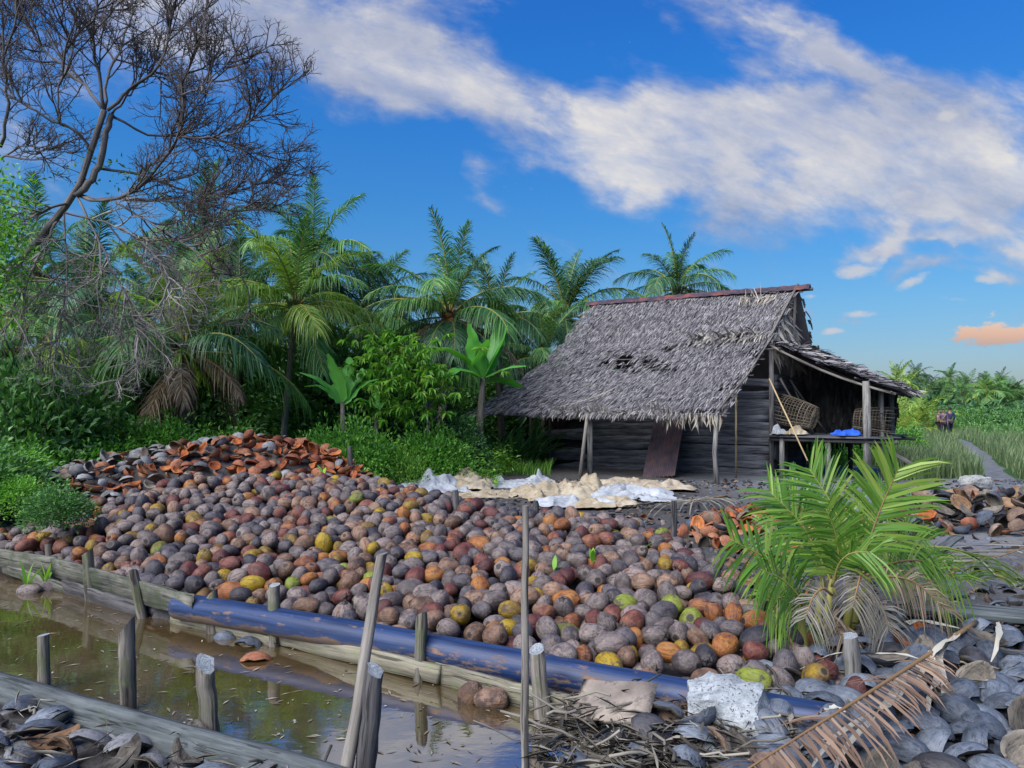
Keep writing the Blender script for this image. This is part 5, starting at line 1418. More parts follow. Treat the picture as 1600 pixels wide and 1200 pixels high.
def build_masses():
    g = np.random.default_rng(17)
    # herbs between the pile and the palms: stems with leaves all the way up
    n = 2600
    px = g.uniform(-60, 800, n); Y = g.uniform(10.8, 20, n); X = (px - 800) / FPX * Y
    ok = (heap(X, Y) < 0) & (husks_hill(X, Y) < .05) & ~((px > 590) & (Y < 15.2)) & ~((px > 540) & (Y < 12.6)) & ~((px > 770) & (Y < 17.5))
    X, Y = X[ok], Y[ok]; n = len(X)
    h = g.uniform(.22, .6, n) * (1 + .8 * (fbm(X * .6, Y * .6, 6) - .4)) * np.where(Y < 13, .8, 1.25)
    per = 16; idx = np.repeat(np.arange(n), per); m = len(idx); q = g.random(m)
    a = g.uniform(0, 6.28, m); sp = .05 + .22 * g.random(m) * h[idx]
    C = np.stack([X[idx] + np.cos(a) * sp, Y[idx] + np.sin(a) * sp, ground_z(X, Y)[idx] + h[idx] * (.15 + .85 * q)], 1)
    D = np.stack([np.cos(a), np.sin(a), g.normal(.35, .4, m)], 1)
    U = g.normal(0, .4, (m, 3)) + [0, 0, 1]
    obj('ground_cover', [leaves(C, D, U, g.uniform(.07, .17, m), g.uniform(.028, .06, m))], M['herb'], kind='stuff', label='low green herbs and creepers covering the ground behind the coconut pile', cat='undergrowth')
    # grass blades: lawn-like tufts left of the hut, wispy mounds on the right
    def blades(X, Y, h, name, label, m_, w=.012, lean=.35):
        n = len(X); a = g.uniform(0, 6.28, n); ln = g.uniform(.1, 1, n) * lean
        b = np.stack([X, Y, ground_z(X, Y) - .02], 1)
        d = np.stack([np.cos(a), np.sin(a), np.zeros(n)], 1); s = np.stack([-np.sin(a + .7), np.cos(a + .7), np.zeros(n)], 1) * w
        H_ = h[:, None]; l_ = ln[:, None] * H_
        p1 = b + Z3 * H_ * .55 + d * l_ * .35; p2 = b + Z3 * H_ + d * l_
        V = np.stack([b - s, b + s, p1 - s * .8, p1 + s * .8, p2], 1).reshape(-1, 3); q = np.arange(n) * 5
        obj(name, [(V, [np.stack([q, q + 1, q + 3, q + 2], 1), np.stack([q + 2, q + 3, q + 4], 1)], 0)], m_, kind='stuff', label=label, cat='grass')
    n = 42000; px = g.uniform(1360, 1720, n); py = 668 + 82 * g.random(n) ** 1.1
    Y = FPX * EYE / (py - 640); X = (px - 800) / FPX * Y
    line = np.array([(1620, 800), (1560, 745), (1530, 715), (1512, 698), (1500, 690), (1478, 682), (1440, 674)])
    pc = np.interp(py, line[::-1, 1], line[::-1, 0]); wd = (py - 640) * .28
    mound = (fbm(X * .45, Y * .3, 12) - .2).clip(0, 1)
    ok = (np.abs(px - pc) > wd) & (g.random(n) < .35 + mound)
    ok &= ~((px < 1395) & (Y < 21))
    ok &= ~((Y < 13.2) & (px > 1405))
    X, Y, mo = X[ok], Y[ok], mound[ok]
    blades(X, Y, g.uniform(.4, .95, len(X)) * (.45 + .95 * mo), 'tall_grass', 'wispy grey green grass mounds on both sides of the path', M['grass'], .014, .5)
    n = 9000; px = g.uniform(400, 860, n); Y = g.uniform(12.6, 20, n); X = (px - 800) / FPX * Y
    ok = (heap(X, Y) < 0) & (husks_hill(X, Y) < .05) & ~((px > 590) & (Y < 15.0)) & ~((px > 775) & (Y < 17.8))
    blades(X[ok], Y[ok], g.uniform(.15, .42, ok.sum()), 'weeds', 'grassy weeds between the ferns and the sacks', M['herb'], .010, .6)
    n = 15000; px = g.uniform(1380, 1700, n); Y = g.uniform(34, 62, n); Y = np.where((px > 1440) & (px < 1535) & (Y < 47), Y + 14, Y); X = (px - 800) / FPX * Y
    C = np.stack([X, Y, g.uniform(0, .55, n) * (1 + (Y > 52) * 2.2)], 1)
    obj('field_plants', [leaves(C, g.normal(0, 1, (n, 3)) + [0, 0, .5], g.normal(0, .5, (n, 3)) + [0, 0, 1], g.uniform(.12, .32, n), g.uniform(.04, .09, n))], M['frond'], kind='stuff', label='bright low plants covering the field before the far plantation', cat='undergrowth')
    n = 9000; px = g.uniform(1350, 1800, n); Y = g.uniform(60, 115, n); X = (px - 800) / FPX * Y
    C = np.stack([X, Y, g.uniform(0, 3.0, n) * g.random(n) ** .4 * .8], 1)
    obj('far_thicket', [leaves(C, g.normal(0, 1, (n, 3)), g.normal(0, .6, (n, 3)) + [0, 0, 1], g.uniform(.6, 1.4, n), g.uniform(.06, .2, n))], M['frond_deep'], kind='stuff', label='dense green thicket under the far plantation palms', cat='thicket')
    n = 16000; px = g.uniform(-160, 1010, n); Y = g.uniform(26, 36, n); X = (px - 800) / FPX * Y
    C = np.stack([X, Y, g.random(n) ** .8 * (2.6 + 2.2 * fbm(X * .35, Y * .1, 4))], 1)
    obj('thicket', [leaves(C, g.normal(0, 1, (n, 3)), g.normal(0, .6, (n, 3)) + [0, 0, 1], g.uniform(.3, .9, n), g.uniform(.08, .2, n))], M['frond_deep'], kind='stuff', label='dark thicket closing the view behind the palms', cat='thicket')
build_masses()
for k, (px, Y, s, lab) in enumerate(((500, 14.6, 1.0, 'right of the slender palm foot'), (545, 14.4, 1.05, 'at the foot of the small banana plant'), (590, 15.2, 1.0, 'under the low banana plant'), (628, 14.8, .9, 'under the light green tree'), (665, 15.6, 1.1, 'before the tall middle palm trunk'), (705, 16.6, .95, 'left of the large banana stem'), (690, 15.6, .9, 'below the drooping left banana leaf'), (445, 14.9, 1.0, 'behind the bright ferns'))):
    shrub('herb' if k % 2 else 'low', k % 3, px, Y, s * .82, 'bright leafy herb clump ' + lab, 'herb clumps before the palms', sz=1.25)
shrub('dark', 0, 712, 16.6, .78, 'dark leafy shrub wrapping the foot of the large banana plant', 'herb clumps before the palms', sz=1.25)
shrub('low', 1, 538, 14.3, .85, 'bright leafy shrub wrapping the foot of the small banana plant', 'herb clumps before the palms', sz=1.5)
def fern(px, Y, s, label, seed):
    g = np.random.default_rng(seed); ps = []
    for k in range(15):
        a = arc(g.uniform(.7, 1.05), g.uniform(50, 82), g.uniform(35, 75), k=7); az = g.uniform(0, 6.28); c, q = math.cos(az), math.sin(az)
        Rm = np.array([[c, -q, 0], [q, c, 0], [0, 0, 1]])
        for p in frond_parts(a, .17, 24, .028, (15, 40), .05, .3, seed=seed * 30 + k, start=.2, rr=.007): ps.append((p[0] @ Rm.T, p[1], p[2]))
    x = (px - 800) / FPX * Y
    obj('fern', ps, [M['rachis'], M['fern']], None, loc=(x, Y, float(ground_z(x, Y))), scale=s, label=label, cat='fern', group='ferns behind the pile')
for k, (px, Y, s, lab) in enumerate(((425, 13.6, .75, 'leftmost bright yellow green fern beside the leafy shrubs'), (455, 14.2, .9, 'tall bright fern in front of the slender palm trunk'), (485, 13.8, .8, 'bright fern just right of the slender palm foot'), (520, 14.4, .85, 'bright fern below the small banana plant'), (548, 13.4, .6, 'small fern near the black post stump'), (440, 15.2, .8, 'fern behind the tall bright fern'), (600, 14.8, .6, 'low fern among the weeds below the light green tree'), (690, 16, .6, 'fern growing below the tall middle palm'), (655, 15.2, .5, 'smallest fern in the weeds left of the white sacks'))):
    fern(px, Y, s, lab, 60 + k)
# banana plants
def banana_leaf(pts, w, seed, mi=0):
    g = np.random.default_rng(seed)
    q = resample(pts, 16); T = unit(np.gradient(q, axis=0))
    s = np.linspace(0, 1, 16)
    wd = w * np.sin((.06 + .92 * s ** .8) * math.pi) ** .55 * .5; wd[0] = .015
    side = unit(np.cross(T, Z3 + g.normal(0, .25, 3))); nn = np.cross(side, T)
    cols = []
    for u in (-1, -.5, -.04, .04, .5, 1):
        rag = 1 + (g.normal(-.05, .14, 16) if abs(u) == 1 else 0)
        cols.append(q + side * (wd * u * rag)[:, None] + nn * (np.abs(u) * wd * .35 - np.abs(u) ** 3 * wd * .45)[:, None] + (0 if abs(u) > .1 else -nn * .012))
    return grid(np.stack(cols, 1), mi)
def banana(label, base_px, Y, leaf_list, seed, h=.9, r=.08):
    b = P(*base_px, Y); b[2] = .0
    root = empty('banana_plant', b, label, 'banana plant', 'banana plants')
    top = P(*leaf_list[0][0][0], Y)
    obj('stem', [T_(np.array([[0, 0, -.05], (top - b) * .5 + [.02, 0, 0], top - b]), [r, r * .8, r * .5], 10, noise=.04)], M['darktrunk'], root)
    for k, (l, w, d) in enumerate(leaf_list):
        n = len(l)
        pts = np.array([P(a, c, Y + d * i / (n - 1)) for i, (a, c) in enumerate(l)]) - b
        ps = [banana_leaf(pts, w, seed * 20 + k), ]
        obj('leaf', [(ps[0][0], ps[0][1], 0)], M['banana'], root, True)
banana('small banana plant with two upright leaves, right of the slender palm', (535, 665), 15.0,
       [([(535, 628), (530, 600), (522, 575), (512, 553)], .36, -.2), ([(537, 628), (541, 600), (545, 580), (546, 558)], .34, .1), ([(533, 630), (515, 605), (495, 590), (468, 582)], .24, -.3), ([(533, 630), (515, 612), (498, 602), (476, 604)], .22, .4), ([(538, 632), (555, 610), (575, 596), (592, 592)], .24, .3), ([(537, 632), (550, 605), (562, 590), (566, 575)], .22, .5)], 1)
banana('large banana plant with wide spreading leaves, left of the hut roof', (741, 660), 17.0,
       [([(755, 590), (745, 560), (738, 535), (733, 506)], .52, -.2), ([(757, 590), (772, 560), (785, 535), (793, 508)], .55, .1), ([(757, 588), (768, 555), (778, 530), (780, 500)], .42, .6), ([(752, 588), (728, 560), (700, 545), (664, 545)], .34, -.3), ([(752, 592), (735, 580), (712, 576), (690, 592)], .36, -.8), ([(758, 590), (780, 580), (800, 573), (822, 572)], .36, -.4), ([(757, 595), (785, 592), (805, 600), (815, 606)], .34, .5), ([(754, 590), (748, 562), (756, 540), (762, 530)], .4, -.6)], 2, 1.3, .12)
banana('low banana plant half hidden under the light green tree', (585, 668), 16.0, [([(588, 645), (575, 628), (560, 622), (548, 632)], .26, -.3), ([(588, 645), (598, 625), (610, 622), (622, 640)], .26, .2), ([(588, 645), (586, 620), (590, 605), (594, 598)], .24, .2)], 3)
banana('young banana plant behind the large one, right under the thatch', (830, 665), 22.5, [([(828, 625), (815, 612), (800, 606), (785, 612)], .36, .2), ([(830, 622), (838, 600), (842, 580), (843, 562)], .4, .4), ([(829, 625), (822, 600), (812, 585), (802, 580)], .34, -.5)], 4)
# light green tree with drooping leaf whorls
def build_light_tree():
    g = np.random.default_rng(23); Y = 15.8
    b = P(672, 690, Y); b[2] = 0
    root = empty('light_green_tree', b, 'slim tree with light green drooping leaf whorls between the banana plants', 'tree')
    tr = np.array([P(672, 690, Y), P(668, 640, Y), P(650, 590, Y), P(640, 540, Y)]); tr[0, 2] = 0
    obj('trunk', [T_(resample(tr, 10) - b, np.linspace(.045, .02, 10), 7)], M['bark'], root)
    br = sprout(resample(tr, 10)[None], 26, .5, 1.1, 55, g, 5, .25, .1, .3, rel=False)
    V, F = batch_tubes(br - b, np.linspace(.014, .006, 5)[None].repeat(26, 0), 4)
    obj('branches', [(V, F, 0)], M['bark'], root)
    cl = []
    for _ in range(240):
        a, c = g.normal(632, 42), g.normal(585, 42)
        if c < 512 or c > 668: continue
        cl.append(P(a, c, Y + g.normal(0, .45)))
    cl = np.array(cl) - b
    per = 13; idx = np.repeat(np.arange(len(cl)), per); m = len(idx); a = g.uniform(0, 6.28, m)
    D = np.stack([np.cos(a), np.sin(a), g.normal(-.35, .45, m)], 1)
    obj('foliage', [leaves(cl[idx], D, np.tile(Z3, (m, 1)) + g.normal(0, .2, (m, 3)), g.uniform(.12, .24, m), g.uniform(.035, .055, m), droop=.35)], M['mango'], root)
build_light_tree()
def build_left_tree():
    g = np.random.default_rng(29); Y = 10.5
    b = P(-70, 700, Y); b[2] = 0
    root = empty('leafy_tree', b, 'green leaved tree reaching in from the left edge in front of the bare tree', 'tree')
    tr = np.array([P(-70, 700, Y), P(-60, 560, Y), P(-45, 430, Y), P(-30, 340, Y)]); tr[0, 2] = 0
    obj('trunk', [T_(resample(tr, 10) - b, np.linspace(.12, .05, 10), 8, noise=.05)], M['bark'], root)
    br = sprout(resample(tr, 10)[None], 22, .6, 1.3, 60, g, 5, .2, .1, .4, rel=False)
    V, F = batch_tubes(br - b, np.linspace(.02, .006, 5)[None].repeat(22, 0), 4)
    obj('branches', [(V, F, 0)], M['bark'], root)
    cl = np.array([P(g.normal(-22, 30), g.normal(390, 60), Y + g.normal(0, .5)) for _ in range(170)]) - b
    idx = np.repeat(np.arange(len(cl)), 16); m = len(idx)
    o = g.normal(0, .10, (m, 3))
    obj('foliage', [leaves(cl[idx] + o, o + [0, 0, .03], g.normal(0, .5, (m, 3)) + Z3, g.uniform(.07, .13, m), .04)], M['shrub'], root)
build_left_tree()
def strap_plant(label, px, Y, s, seed):
    g = np.random.default_rng(seed); ps = []
    for k in range(34):
        a = arc(g.uniform(.8, 1.2), g.uniform(48, 86), g.uniform(30, 85), k=8); az = g.uniform(0, 6.28); c, q = math.cos(az), math.sin(az)
        a = a @ np.array([[c, -q, 0], [q, c, 0], [0, 0, 1]]).T
        t = np.linspace(0, 1, 8); sd = np.array([-q, c, 0]) * .035
        w = np.sin((.2 + .78 * t) * math.pi)[:, None]
        ps.append(grid(np.stack([a - sd * w, a - Z3 * .012, a + sd * w], 1)))
    x = (px - 800) / FPX * Y
    obj('strap_leaf_plant', ps, M['strap'], None, loc=(x, Y, -.03), scale=s, label=label, cat='plant', group='strap leaved plants by the hut')
for k, (px, Y, s, lab) in enumerate(((800, 19.5, 1.35, 'dark strap leaved plant just right of the far left eave post'), (828, 20.3, 1.45, 'dark strap leaved plant beside the broken end of the plank wall'), (852, 21.5, 1.3, 'dark strap leaved plant hidden behind the leaning metal sheet'), (778, 21, 1.2, 'dark strap leaved plant behind the far left eave post'))):
    strap_plant(lab, px, Y, s, 70 + k)
# the young palm in front on the right
def build_young_palm():
    b = G(1292, 1012, 0)
    root = empty('young_coconut_palm', b, 'clump of bright young coconut palm shoots at the right end of the pile', 'palm tree')
    g = np.random.default_rng(33)
    stems = [(1262, 1035, 1250, 930), (1292, 1010, 1300, 905), (1318, 1000, 1345, 885), (1280, 1005, 1285, 900), (1330, 990, 1360, 900)]
    for (a0, c0, a1, c1) in stems:
        y0 = G(a0, c0)[1]
        obj('stem', [T_(np.array([G(a0, c0) - [0, 0, .05], P((a0 + a1) / 2 - 3, (c0 + c1) / 2, y0), P(a1, c1, y0)]) - b, [.035, .028, .016], 8)], M['rachis'], root)
    FL = [  # rib in photo pixels, depth offset start/end, leaflet length, leaflets, width, material, hang
        ([(1345, 890), (1362, 830), (1385, 765), (1412, 705)], -.15, -.25, .52, 26, .040, 'frond_young', .25, (18, 48), 'rachis_brown'),
        ([(1335, 890), (1325, 830), (1300, 765), (1262, 706)], -.05, .1, .46, 30, .032, 'frond_young', .25, (20, 50), 'rachis'),
        ([(1310, 930), (1285, 870), (1250, 800), (1195, 745)], .0, .2, .46, 30, .030, 'frond_young', .35, (18, 48), 'rachis'),
        ([(1300, 905), (1290, 850), (1262, 790), (1225, 735)], .35, .6, .42, 28, .028, 'frond', .4, (18, 50), 'rachis'),
        ([(1262, 965), (1235, 905), (1190, 860), (1130, 828)], -.25, -.45, .40, 20, .036, 'frond_young', .45, (15, 42), 'rachis'),
        ([(1262, 960), (1240, 920), (1215, 895), (1180, 880)], -.35, -.6, .34, 20, .026, 'frond_young', .7, (15, 45), 'rachis'),
        ([(1345, 895), (1380, 850), (1420, 825), (1462, 830)], .0, .1, .42, 26, .024, 'frond_young', .8, (15, 50), 'rachis'),
        ([(1350, 895), (1400, 868), (1450, 862), (1515, 900)], -.1, .1, .40, 28, .022, 'frond_yellow', .8, (15, 55), 'rachis_brown'),
        ([(1345, 900), (1395, 890), (1440, 900), (1490, 950)], -.2, -.2, .36, 26, .020, 'frond_dead', .9, (15, 55), 'rachis_brown'),
        ([(1300, 910), (1310, 870), (1330, 850), (1370, 850)], -.3, -.5, .34, 22, .024, 'frond_young', .6, (15, 50), 'rachis'),
        ([(1265, 970), (1250, 940), (1225, 925), (1195, 935)], -.3, -.5, .32, 20, .020, 'frond_young', .9, (15, 45), 'rachis'),
        ([(1290, 910), (1270, 860), (1235, 830), (1190, 815)], .3, .5, .40, 26, .024, 'frond', .5, (15, 50), 'rachis'),
        ([(1345, 890), (1350, 830), (1372, 780), (1402, 740)], .4, .7, .40, 26, .028, 'frond', .4, (15, 50), 'rachis'),
        ([(1335, 900), (1350, 880), (1345, 900), (1335, 945)], -.3, -.45, .34, 20, .018, 'frond_grey', 1.0, (10, 40), 'rachis_brown'),
        ([(1300, 925), (1285, 910), (1268, 925), (1255, 965)], -.35, -.5, .34, 20, .018, 'frond_grey', 1.0, (10, 40), 'rachis_brown'),
        ([(1335, 930), (1365, 925), (1385, 945), (1395, 985)], -.3, -.4, .32, 20, .018, 'frond_grey', 1.0, (10, 40), 'rachis_brown'),
        ([(1310, 950), (1300, 960), (1310, 985), (1325, 1010)], -.35, -.4, .26, 16, .016, 'frond_dead', 1.0, (10, 40), 'rachis_brown'),
        ([(1275, 960), (1262, 985), (1240, 1010), (1225, 1040)], -.2, -.3, .26, 18, .016, 'frond', .9, (10, 40), 'rachis'),
        ([(1310, 900), (1312, 860), (1306, 815), (1290, 775)], -.2, -.35, .36, 24, .026, 'frond_young', .45, (18, 50), 'rachis'),
        ([(1330, 905), (1370, 870), (1420, 850), (1480, 855)], .3, .7, .40, 24, .020, 'frond', .7, (15, 50), 'rachis')]
    for k, (l, d0, d1, ll, n, w, lm, hang, al, rm) in enumerate(FL):
        kk = len(l); l = [(1300 + (a - 1300) * .93, 975 + (c - 975) * .90) for a, c in l]; ll *= .9
        pts = np.array([P(a, c, b[1] + d0 + (d1 - d0) * i / (kk - 1)) for i, (a, c) in enumerate(l)])
        # smooth the rib
        q = resample(pts, 12); q[1:-1] = (q[:-2] + q[1:-1] * 2 + q[2:]) / 4
        view = unit(np.array([0, -1.0, .45]))
        ps = frond_parts(q - b, ll * (.62 if lm in ('frond_grey', 'frond_dead') else .9), int(n * 1.45), w * (.45 if lm in ('frond_grey', 'frond_dead') else .55), al, .12, hang, seed=300 + k, start=.2, up=view + g.normal(0, .2, 3), rr=.010, ragged=.12, broken=.05, prof=lambda s: .55 + .45 * np.sin((.1 + .75 * s) * math.pi))
        obj('frond', ps, [M[rm], M[lm]], root, label={'frond_dead': 'brown withered frond', 'frond_grey': 'grey hanging dead frond'}.get(lm))
    q = np.array([P(1165, 870, 4.6), P(1200, 930, 4.55), P(1235, 1000, 4.5), P(1265, 1060, 4.45)])
    obj('dry_stalk', [T_(q - b, [.006, .008, .010, .012], 6)], M['rachis_brown'], root)
build_young_palm()
# ------------------------------------------------------------------ cloths, litter and small things
def clothmat(name, c0, c1, c2):
    m, t = mat(name, .85, .2)
    pos = t.n('ShaderNodeTexCoord').outputs['Object']
    n = t.noise(pos, 3.5, 6, .65); f = t.noise(pos, 30, 3, .6)
    c = t.ramp(n, [(.3, c0), (.5, c1), (.68, c2)])
    c = t.mix(t.mul(t.step(t.noise(pos, 6.0, 4, .7), .56, .66), .6), c, tuple(x * .5 for x in c0))
    t.put(t.p.inputs['Base Color'], c); bump(t, f, .3, .01)
    return m
M['sackwhite'] = clothmat('white_sack', (.18, .195, .21), (.32, .34, .36), (.46, .475, .49))
M['sacktan'] = clothmat('tan_sack', (.19, .145, .09), (.32, .265, .18), (.43, .38, .29))
M['tarpblue'] = clothmat('blue_tarp', (.01, .05, .32), (.02, .09, .5), (.04, .14, .62))
M['sackbrown'] = clothmat('brown_sack', (.20, .16, .11), (.34, .28, .20), (.48, .42, .32))
def cloth(name, label, cat, c, w, d, h, rz, seed, m, peaks=(), group=None, n=46, z0=.02):
    """a crumpled sheet lying in ridges and folds; c is its middle on the ground"""
    g = np.random.default_rng(seed)
    U, Vv = np.meshgrid(np.linspace(-1, 1, n), np.linspace(-1, 1, n), indexing='ij')
    edge = 1 + .18 * (fbm(U * 2.2 + seed, Vv * 2.2, seed) - .47) * 2
    x, y = U * w / 2 * edge, Vv * d / 2 * edge
    wx, wy = x + .25 * (fbm(x * 2.3, y * 2.3, seed + 3) - .47), y + .25 * (fbm(x * 2.3, y * 2.3, seed + 9) - .47)
    r1 = 1 - np.abs(2 * vnoise(wx * 3.1 + seed, wy * 4.3, seed) - 1)
    r2 = 1 - np.abs(2 * vnoise(wx * 7.5 + seed, wy * 8.5, seed + 5) - 1)
    r3 = 1 - np.abs(2 * vnoise(wx * 17, wy * 17, seed + 7) - 1)
    z = h * (r1 ** 2.2 * .70 + r2 ** 1.6 * .20 + r3 * .04)
    fall = np.clip((1 - np.maximum(np.abs(U), np.abs(Vv))) * 3.0, 0, 1) ** .7
    z = z * (.25 + .75 * fall)
    for (pu, pv, ph, pr) in peaks:
        z = z + ph * .55 * np.exp(-(np.hypot(U - pu, Vv - pv) / pr) ** 2) * (.75 + .35 * r2)
    x = x + (r2 - .5) * .05; y = y + (r1 - .5) * .07
    V = np.stack([x, y, z + z0], -1)
    cs, sn = math.cos(rz), math.sin(rz)
    V = V @ np.array([[cs, -sn, 0], [sn, cs, 0], [0, 0, 1]]).T
    return obj(name, [grid(V)], m, smooth=True, loc=c, label=label, cat=cat, group=group)
GK = 'sacks and sheets on the yard'
for k, (px, py, w, d, h, rz, m, pk, lab) in enumerate((
        (668, 768, 1.45, 1.5, .20, .2, 'sackwhite', ((.0, .1, .42, .25), (.45, .1, .40, .22)), 'white crumpled sheet with a peaked fold at the left end of the sacks'),
        (728, 762, 1.2, 1.6, .24, -.1, 'sacktan', ((-.1, .0, .42, .45),), 'tan crumpled sack heaped just right of the leftmost white sheet'),
        (625, 752, 1.3, 1.8, .16, .5, 'sackbrown', ((.3, .0, .12, .5),), 'brownish flat sheet at the green weeds, behind the leftmost white sheet'),
        (790, 758, 1.6, 1.3, .12, .0, 'sackwhite', ((-.2, .4, .32, .14), (.75, .3, .30, .12)), 'flat white sheet with two small peaks in the middle of the row'),
        (795, 776, 1.9, .9, .11, .05, 'sacktan', (), 'long flat tan sheet in front of the white one in the middle'),
        (868, 778, 1.35, 1.3, .26, .3, 'sacktan', ((.1, .1, .24, .5),), 'tan sack folded over, left of the tall tan one'),
        (918, 774, 1.15, 1.2, .24, -.3, 'sacktan', ((.0, .2, .42, .32),), 'tall tan sack standing in a stiff peak under the eave'),
        (905, 790, 1.5, .7, .16, .1, 'sackwhite', ((-.3, .0, .14, .3),), 'white crumpled sheet lying nearest the coconut pile'),
        (985, 779, 1.5, 1.2, .20, -.15, 'sackwhite', ((-.1, .1, .22, .4),), 'white sheet with long folds right of the tall tan sack'),
        (945, 792, 1.1, .6, .18, .1, 'sacktan', (), 'small tan sack tucked between the two right white sheets'),
        (1000, 765, 1.9, 1.3, .20, .0, 'sackbrown', ((.0, .2, .10, .6),), 'greyish brown sheet spread at the foot of the rusty metal sheet'),
        (842, 752, .5, .5, .1, .3, 'sackwhite', ((.0, .0, .34, .3),), 'small white rag sticking up beside the leaning prop'))):
    c = G(px, py); c[2] = float(ground_z(c[0], c[1]))
    cloth('sack', lab, 'sack', c, w, d, h, rz, 11 + k, M[m], pk, GK)
# on the platform
cloth('tarpaulin', 'bright blue tarpaulin bunched up on the platform by the thick post', 'tarpaulin', H(-2.15, 2.32, 1.0), .62, .42, .16, .3, 41, M['tarpblue'], ((.1, .0, .14, .5),))
cloth('sack', 'tan paper sack lying on the near corner of the platform', 'sack', H(-1.0, 2.3, 1.0), .5, .4, .2, .2, 42, M['sacktan'], ((.1, .0, .12, .5),), 'bags on the platform')
cloth('plastic_bag', 'pale plastic bag hanging over the platform edge at the hut corner', 'bag', H(-.68, 2.25, .98), .38, .36, .24, .4, 43, M['sackwhite'], ((.0, .0, .12, .5),), 'bags on the platform')
M['rattan'] = strawmat('rattan', [(0, (.05, .04, .03)), (.6, (.14, .115, .085)), (1, (.26, .23, .18))])
def basket(label, c, axis, r, l, seed):
    g = np.random.default_rng(seed)
    a = unit(np.asarray(axis, float)); s = unit(np.cross(a, Z3 + .1)); t = np.cross(s, a)
    root = empty('basket', c, label, 'basket', 'rattan baskets on the platform')
    th = np.linspace(0, 2 * math.pi, 25)
    def rad(q): return r * (.72 + .42 * q - .16 * q * q)
    hoops = []
    for q in np.linspace(0, 1, 11):
        hoops.append(T_(a * l * q + (s[None] * np.cos(th)[:, None] + t[None] * np.sin(th)[:, None]) * rad(q) * (1 + g.normal(0, .015, 25))[:, None], .010, 4, cap=False))
    obj('hoops', hoops, M['rattan'], root)
    st = []
    for k in range(26):
        p = k / 26 * 2 * math.pi + g.normal(0, .04); q = np.linspace(-.02, 1.12 + abs(g.normal(0, .12)), 8)
        st.append(T_(a[None] * l * q[:, None] + (s * math.cos(p) + t * math.sin(p))[None] * np.array([rad(min(x, 1)) for x in q])[:, None] * 1.02, .008, 4))
    obj('staves', st, M['rattan'], root)
    obj('bottom', [T_((s[None] * np.cos(th)[:, None] + t[None] * np.sin(th)[:, None]) * rad(0) * f, .010, 4, cap=False) for f in (.2, .45, .7)] + [T_([(s * math.cos(p) + t * math.sin(p)) * rad(0), -(s * math.cos(p) + t * math.sin(p)) * rad(0)], .008, 4) for p in np.linspace(0, 3.14, 9)[:-1]], M['rattan'], root)
basket('round rattan basket tipped on its side on the platform, behind the blue tarpaulin', H(-1.35, 2.7, 1.40), (-.35, .3, .12), .36, .72, 1)
basket('rattan basket lying at the outer end of the platform, partly behind the thick post', H(-2.15, 3.1, 1.36), (.6, -.4, -.05), .34, .66, 2)
basket('dark open basket lying deepest on the platform near the corner post', H(-2.3, 4.1, 1.32), (.2, .5, .3), .30, .6, 3)

# foam block, broken board, plank, dry frond
def build_block(name, label, c, size, rz, seed, cols, cat):
    g = np.random.default_rng(seed)
    n = 15; u = np.linspace(-1, 1, n)
    ps = []
    A, B_ = np.meshgrid(u, u, indexing='ij')
    for ax in range(3):
        for sg in (-1, 1):
            q = np.zeros((n, n, 3)); q[..., ax] = sg; q[..., (ax + 1) % 3] = A * sg; q[..., (ax + 2) % 3] = B_
            p = q / (np.linalg.norm(q, axis=-1, keepdims=True) ** .5)
            p = p * np.array(size) / 2
            d = unit(q)
            k = seed * 3.1
            lump = (fbm(d[..., 0] * 1.3 + k, d[..., 1] * 1.3 + d[..., 2] * 1.1, seed) - .47) * .5 + (fbm(d[..., 0] * 5 + k, d[..., 1] * 5 + d[..., 2] * 4.2, seed + 2) - .47) * .16
            p = p * (1 + lump[..., None]) + np.array([.25, 0, 0]) * size[0] * np.maximum(-p[..., 2:3] / size[2], -.3) * .6
            ps.append(grid(p if True else p))
    m, t = mat(name + '_surface', .9, .2)
    pos = t.n('ShaderNodeTexCoord').outputs['Object']
    nn = t.noise(pos, 8, 6, .7); pit = t.step(t.noise(pos, 55, 3, .6), .40, .34); vor = t.noise(pos, 24, 5, .7)
    c_ = t.ramp(t.add(t.mul(nn, .6), t.mul(vor, .4)), [(.34, cols[0]), (.5, cols[1]), (.66, cols[2])])
    c_ = t.mix(t.mul(pit, .7), c_, tuple(x * .3 for x in cols[0]))
    t.put(t.p.inputs['Base Color'], c_); bump(t, t.sub(t.add(vor, t.mul(nn, .5)), t.mul(pit, .8)), .9, .02)
    obj(name, ps, m, smooth=True, loc=c, rot=(.1, -.05, rz), label=label, cat=cat)
c = P(1140, 1124, 3.72); build_block('foam_block', 'large white weathered foam block at the right end of the blue pipe', c, (.42, .34, .37), -.35, 4, [(.16, .18, .19), (.33, .355, .37), (.50, .52, .53)], 'foam block')
c = P(1524, 742, 12.6); c[2] = .35; build_block('stone_slab', 'pale stone slab behind the brown husk heap at the right', c, (.5, .4, .26), .3, 7, [(.20, .20, .19), (.33, .33, .31), (.42, .42, .40)], 'slab')
p0, p1 = P(905, 1092, 3.86), P(1010, 1098, 3.70)
o = (p0 + p1) / 2
obj('broken_board', [plank(p0 - o, p1 - o, (.12, 1, .42), .27, .018, 9, seed=5, jit=.004, split=.045)], clothmat('ply_wood', (.13, .105, .085), (.24, .20, .165), (.33, .28, .23)), loc=o, label='broken piece of pale board lying over the pipe left of the foam block', cat='board')
p0, p1 = G(1424, 946, .14), G(1700, 972, .14)
o = (p0 + p1) / 2
obj('board', [plank(p0 - o, p1 - o, (.1, 1, .12), .20, .045, 12, seed=8, jit=.003, split=.03)], M['greyboard'], loc=o, label='thick grey board lying on the husks at the right edge', cat='board')
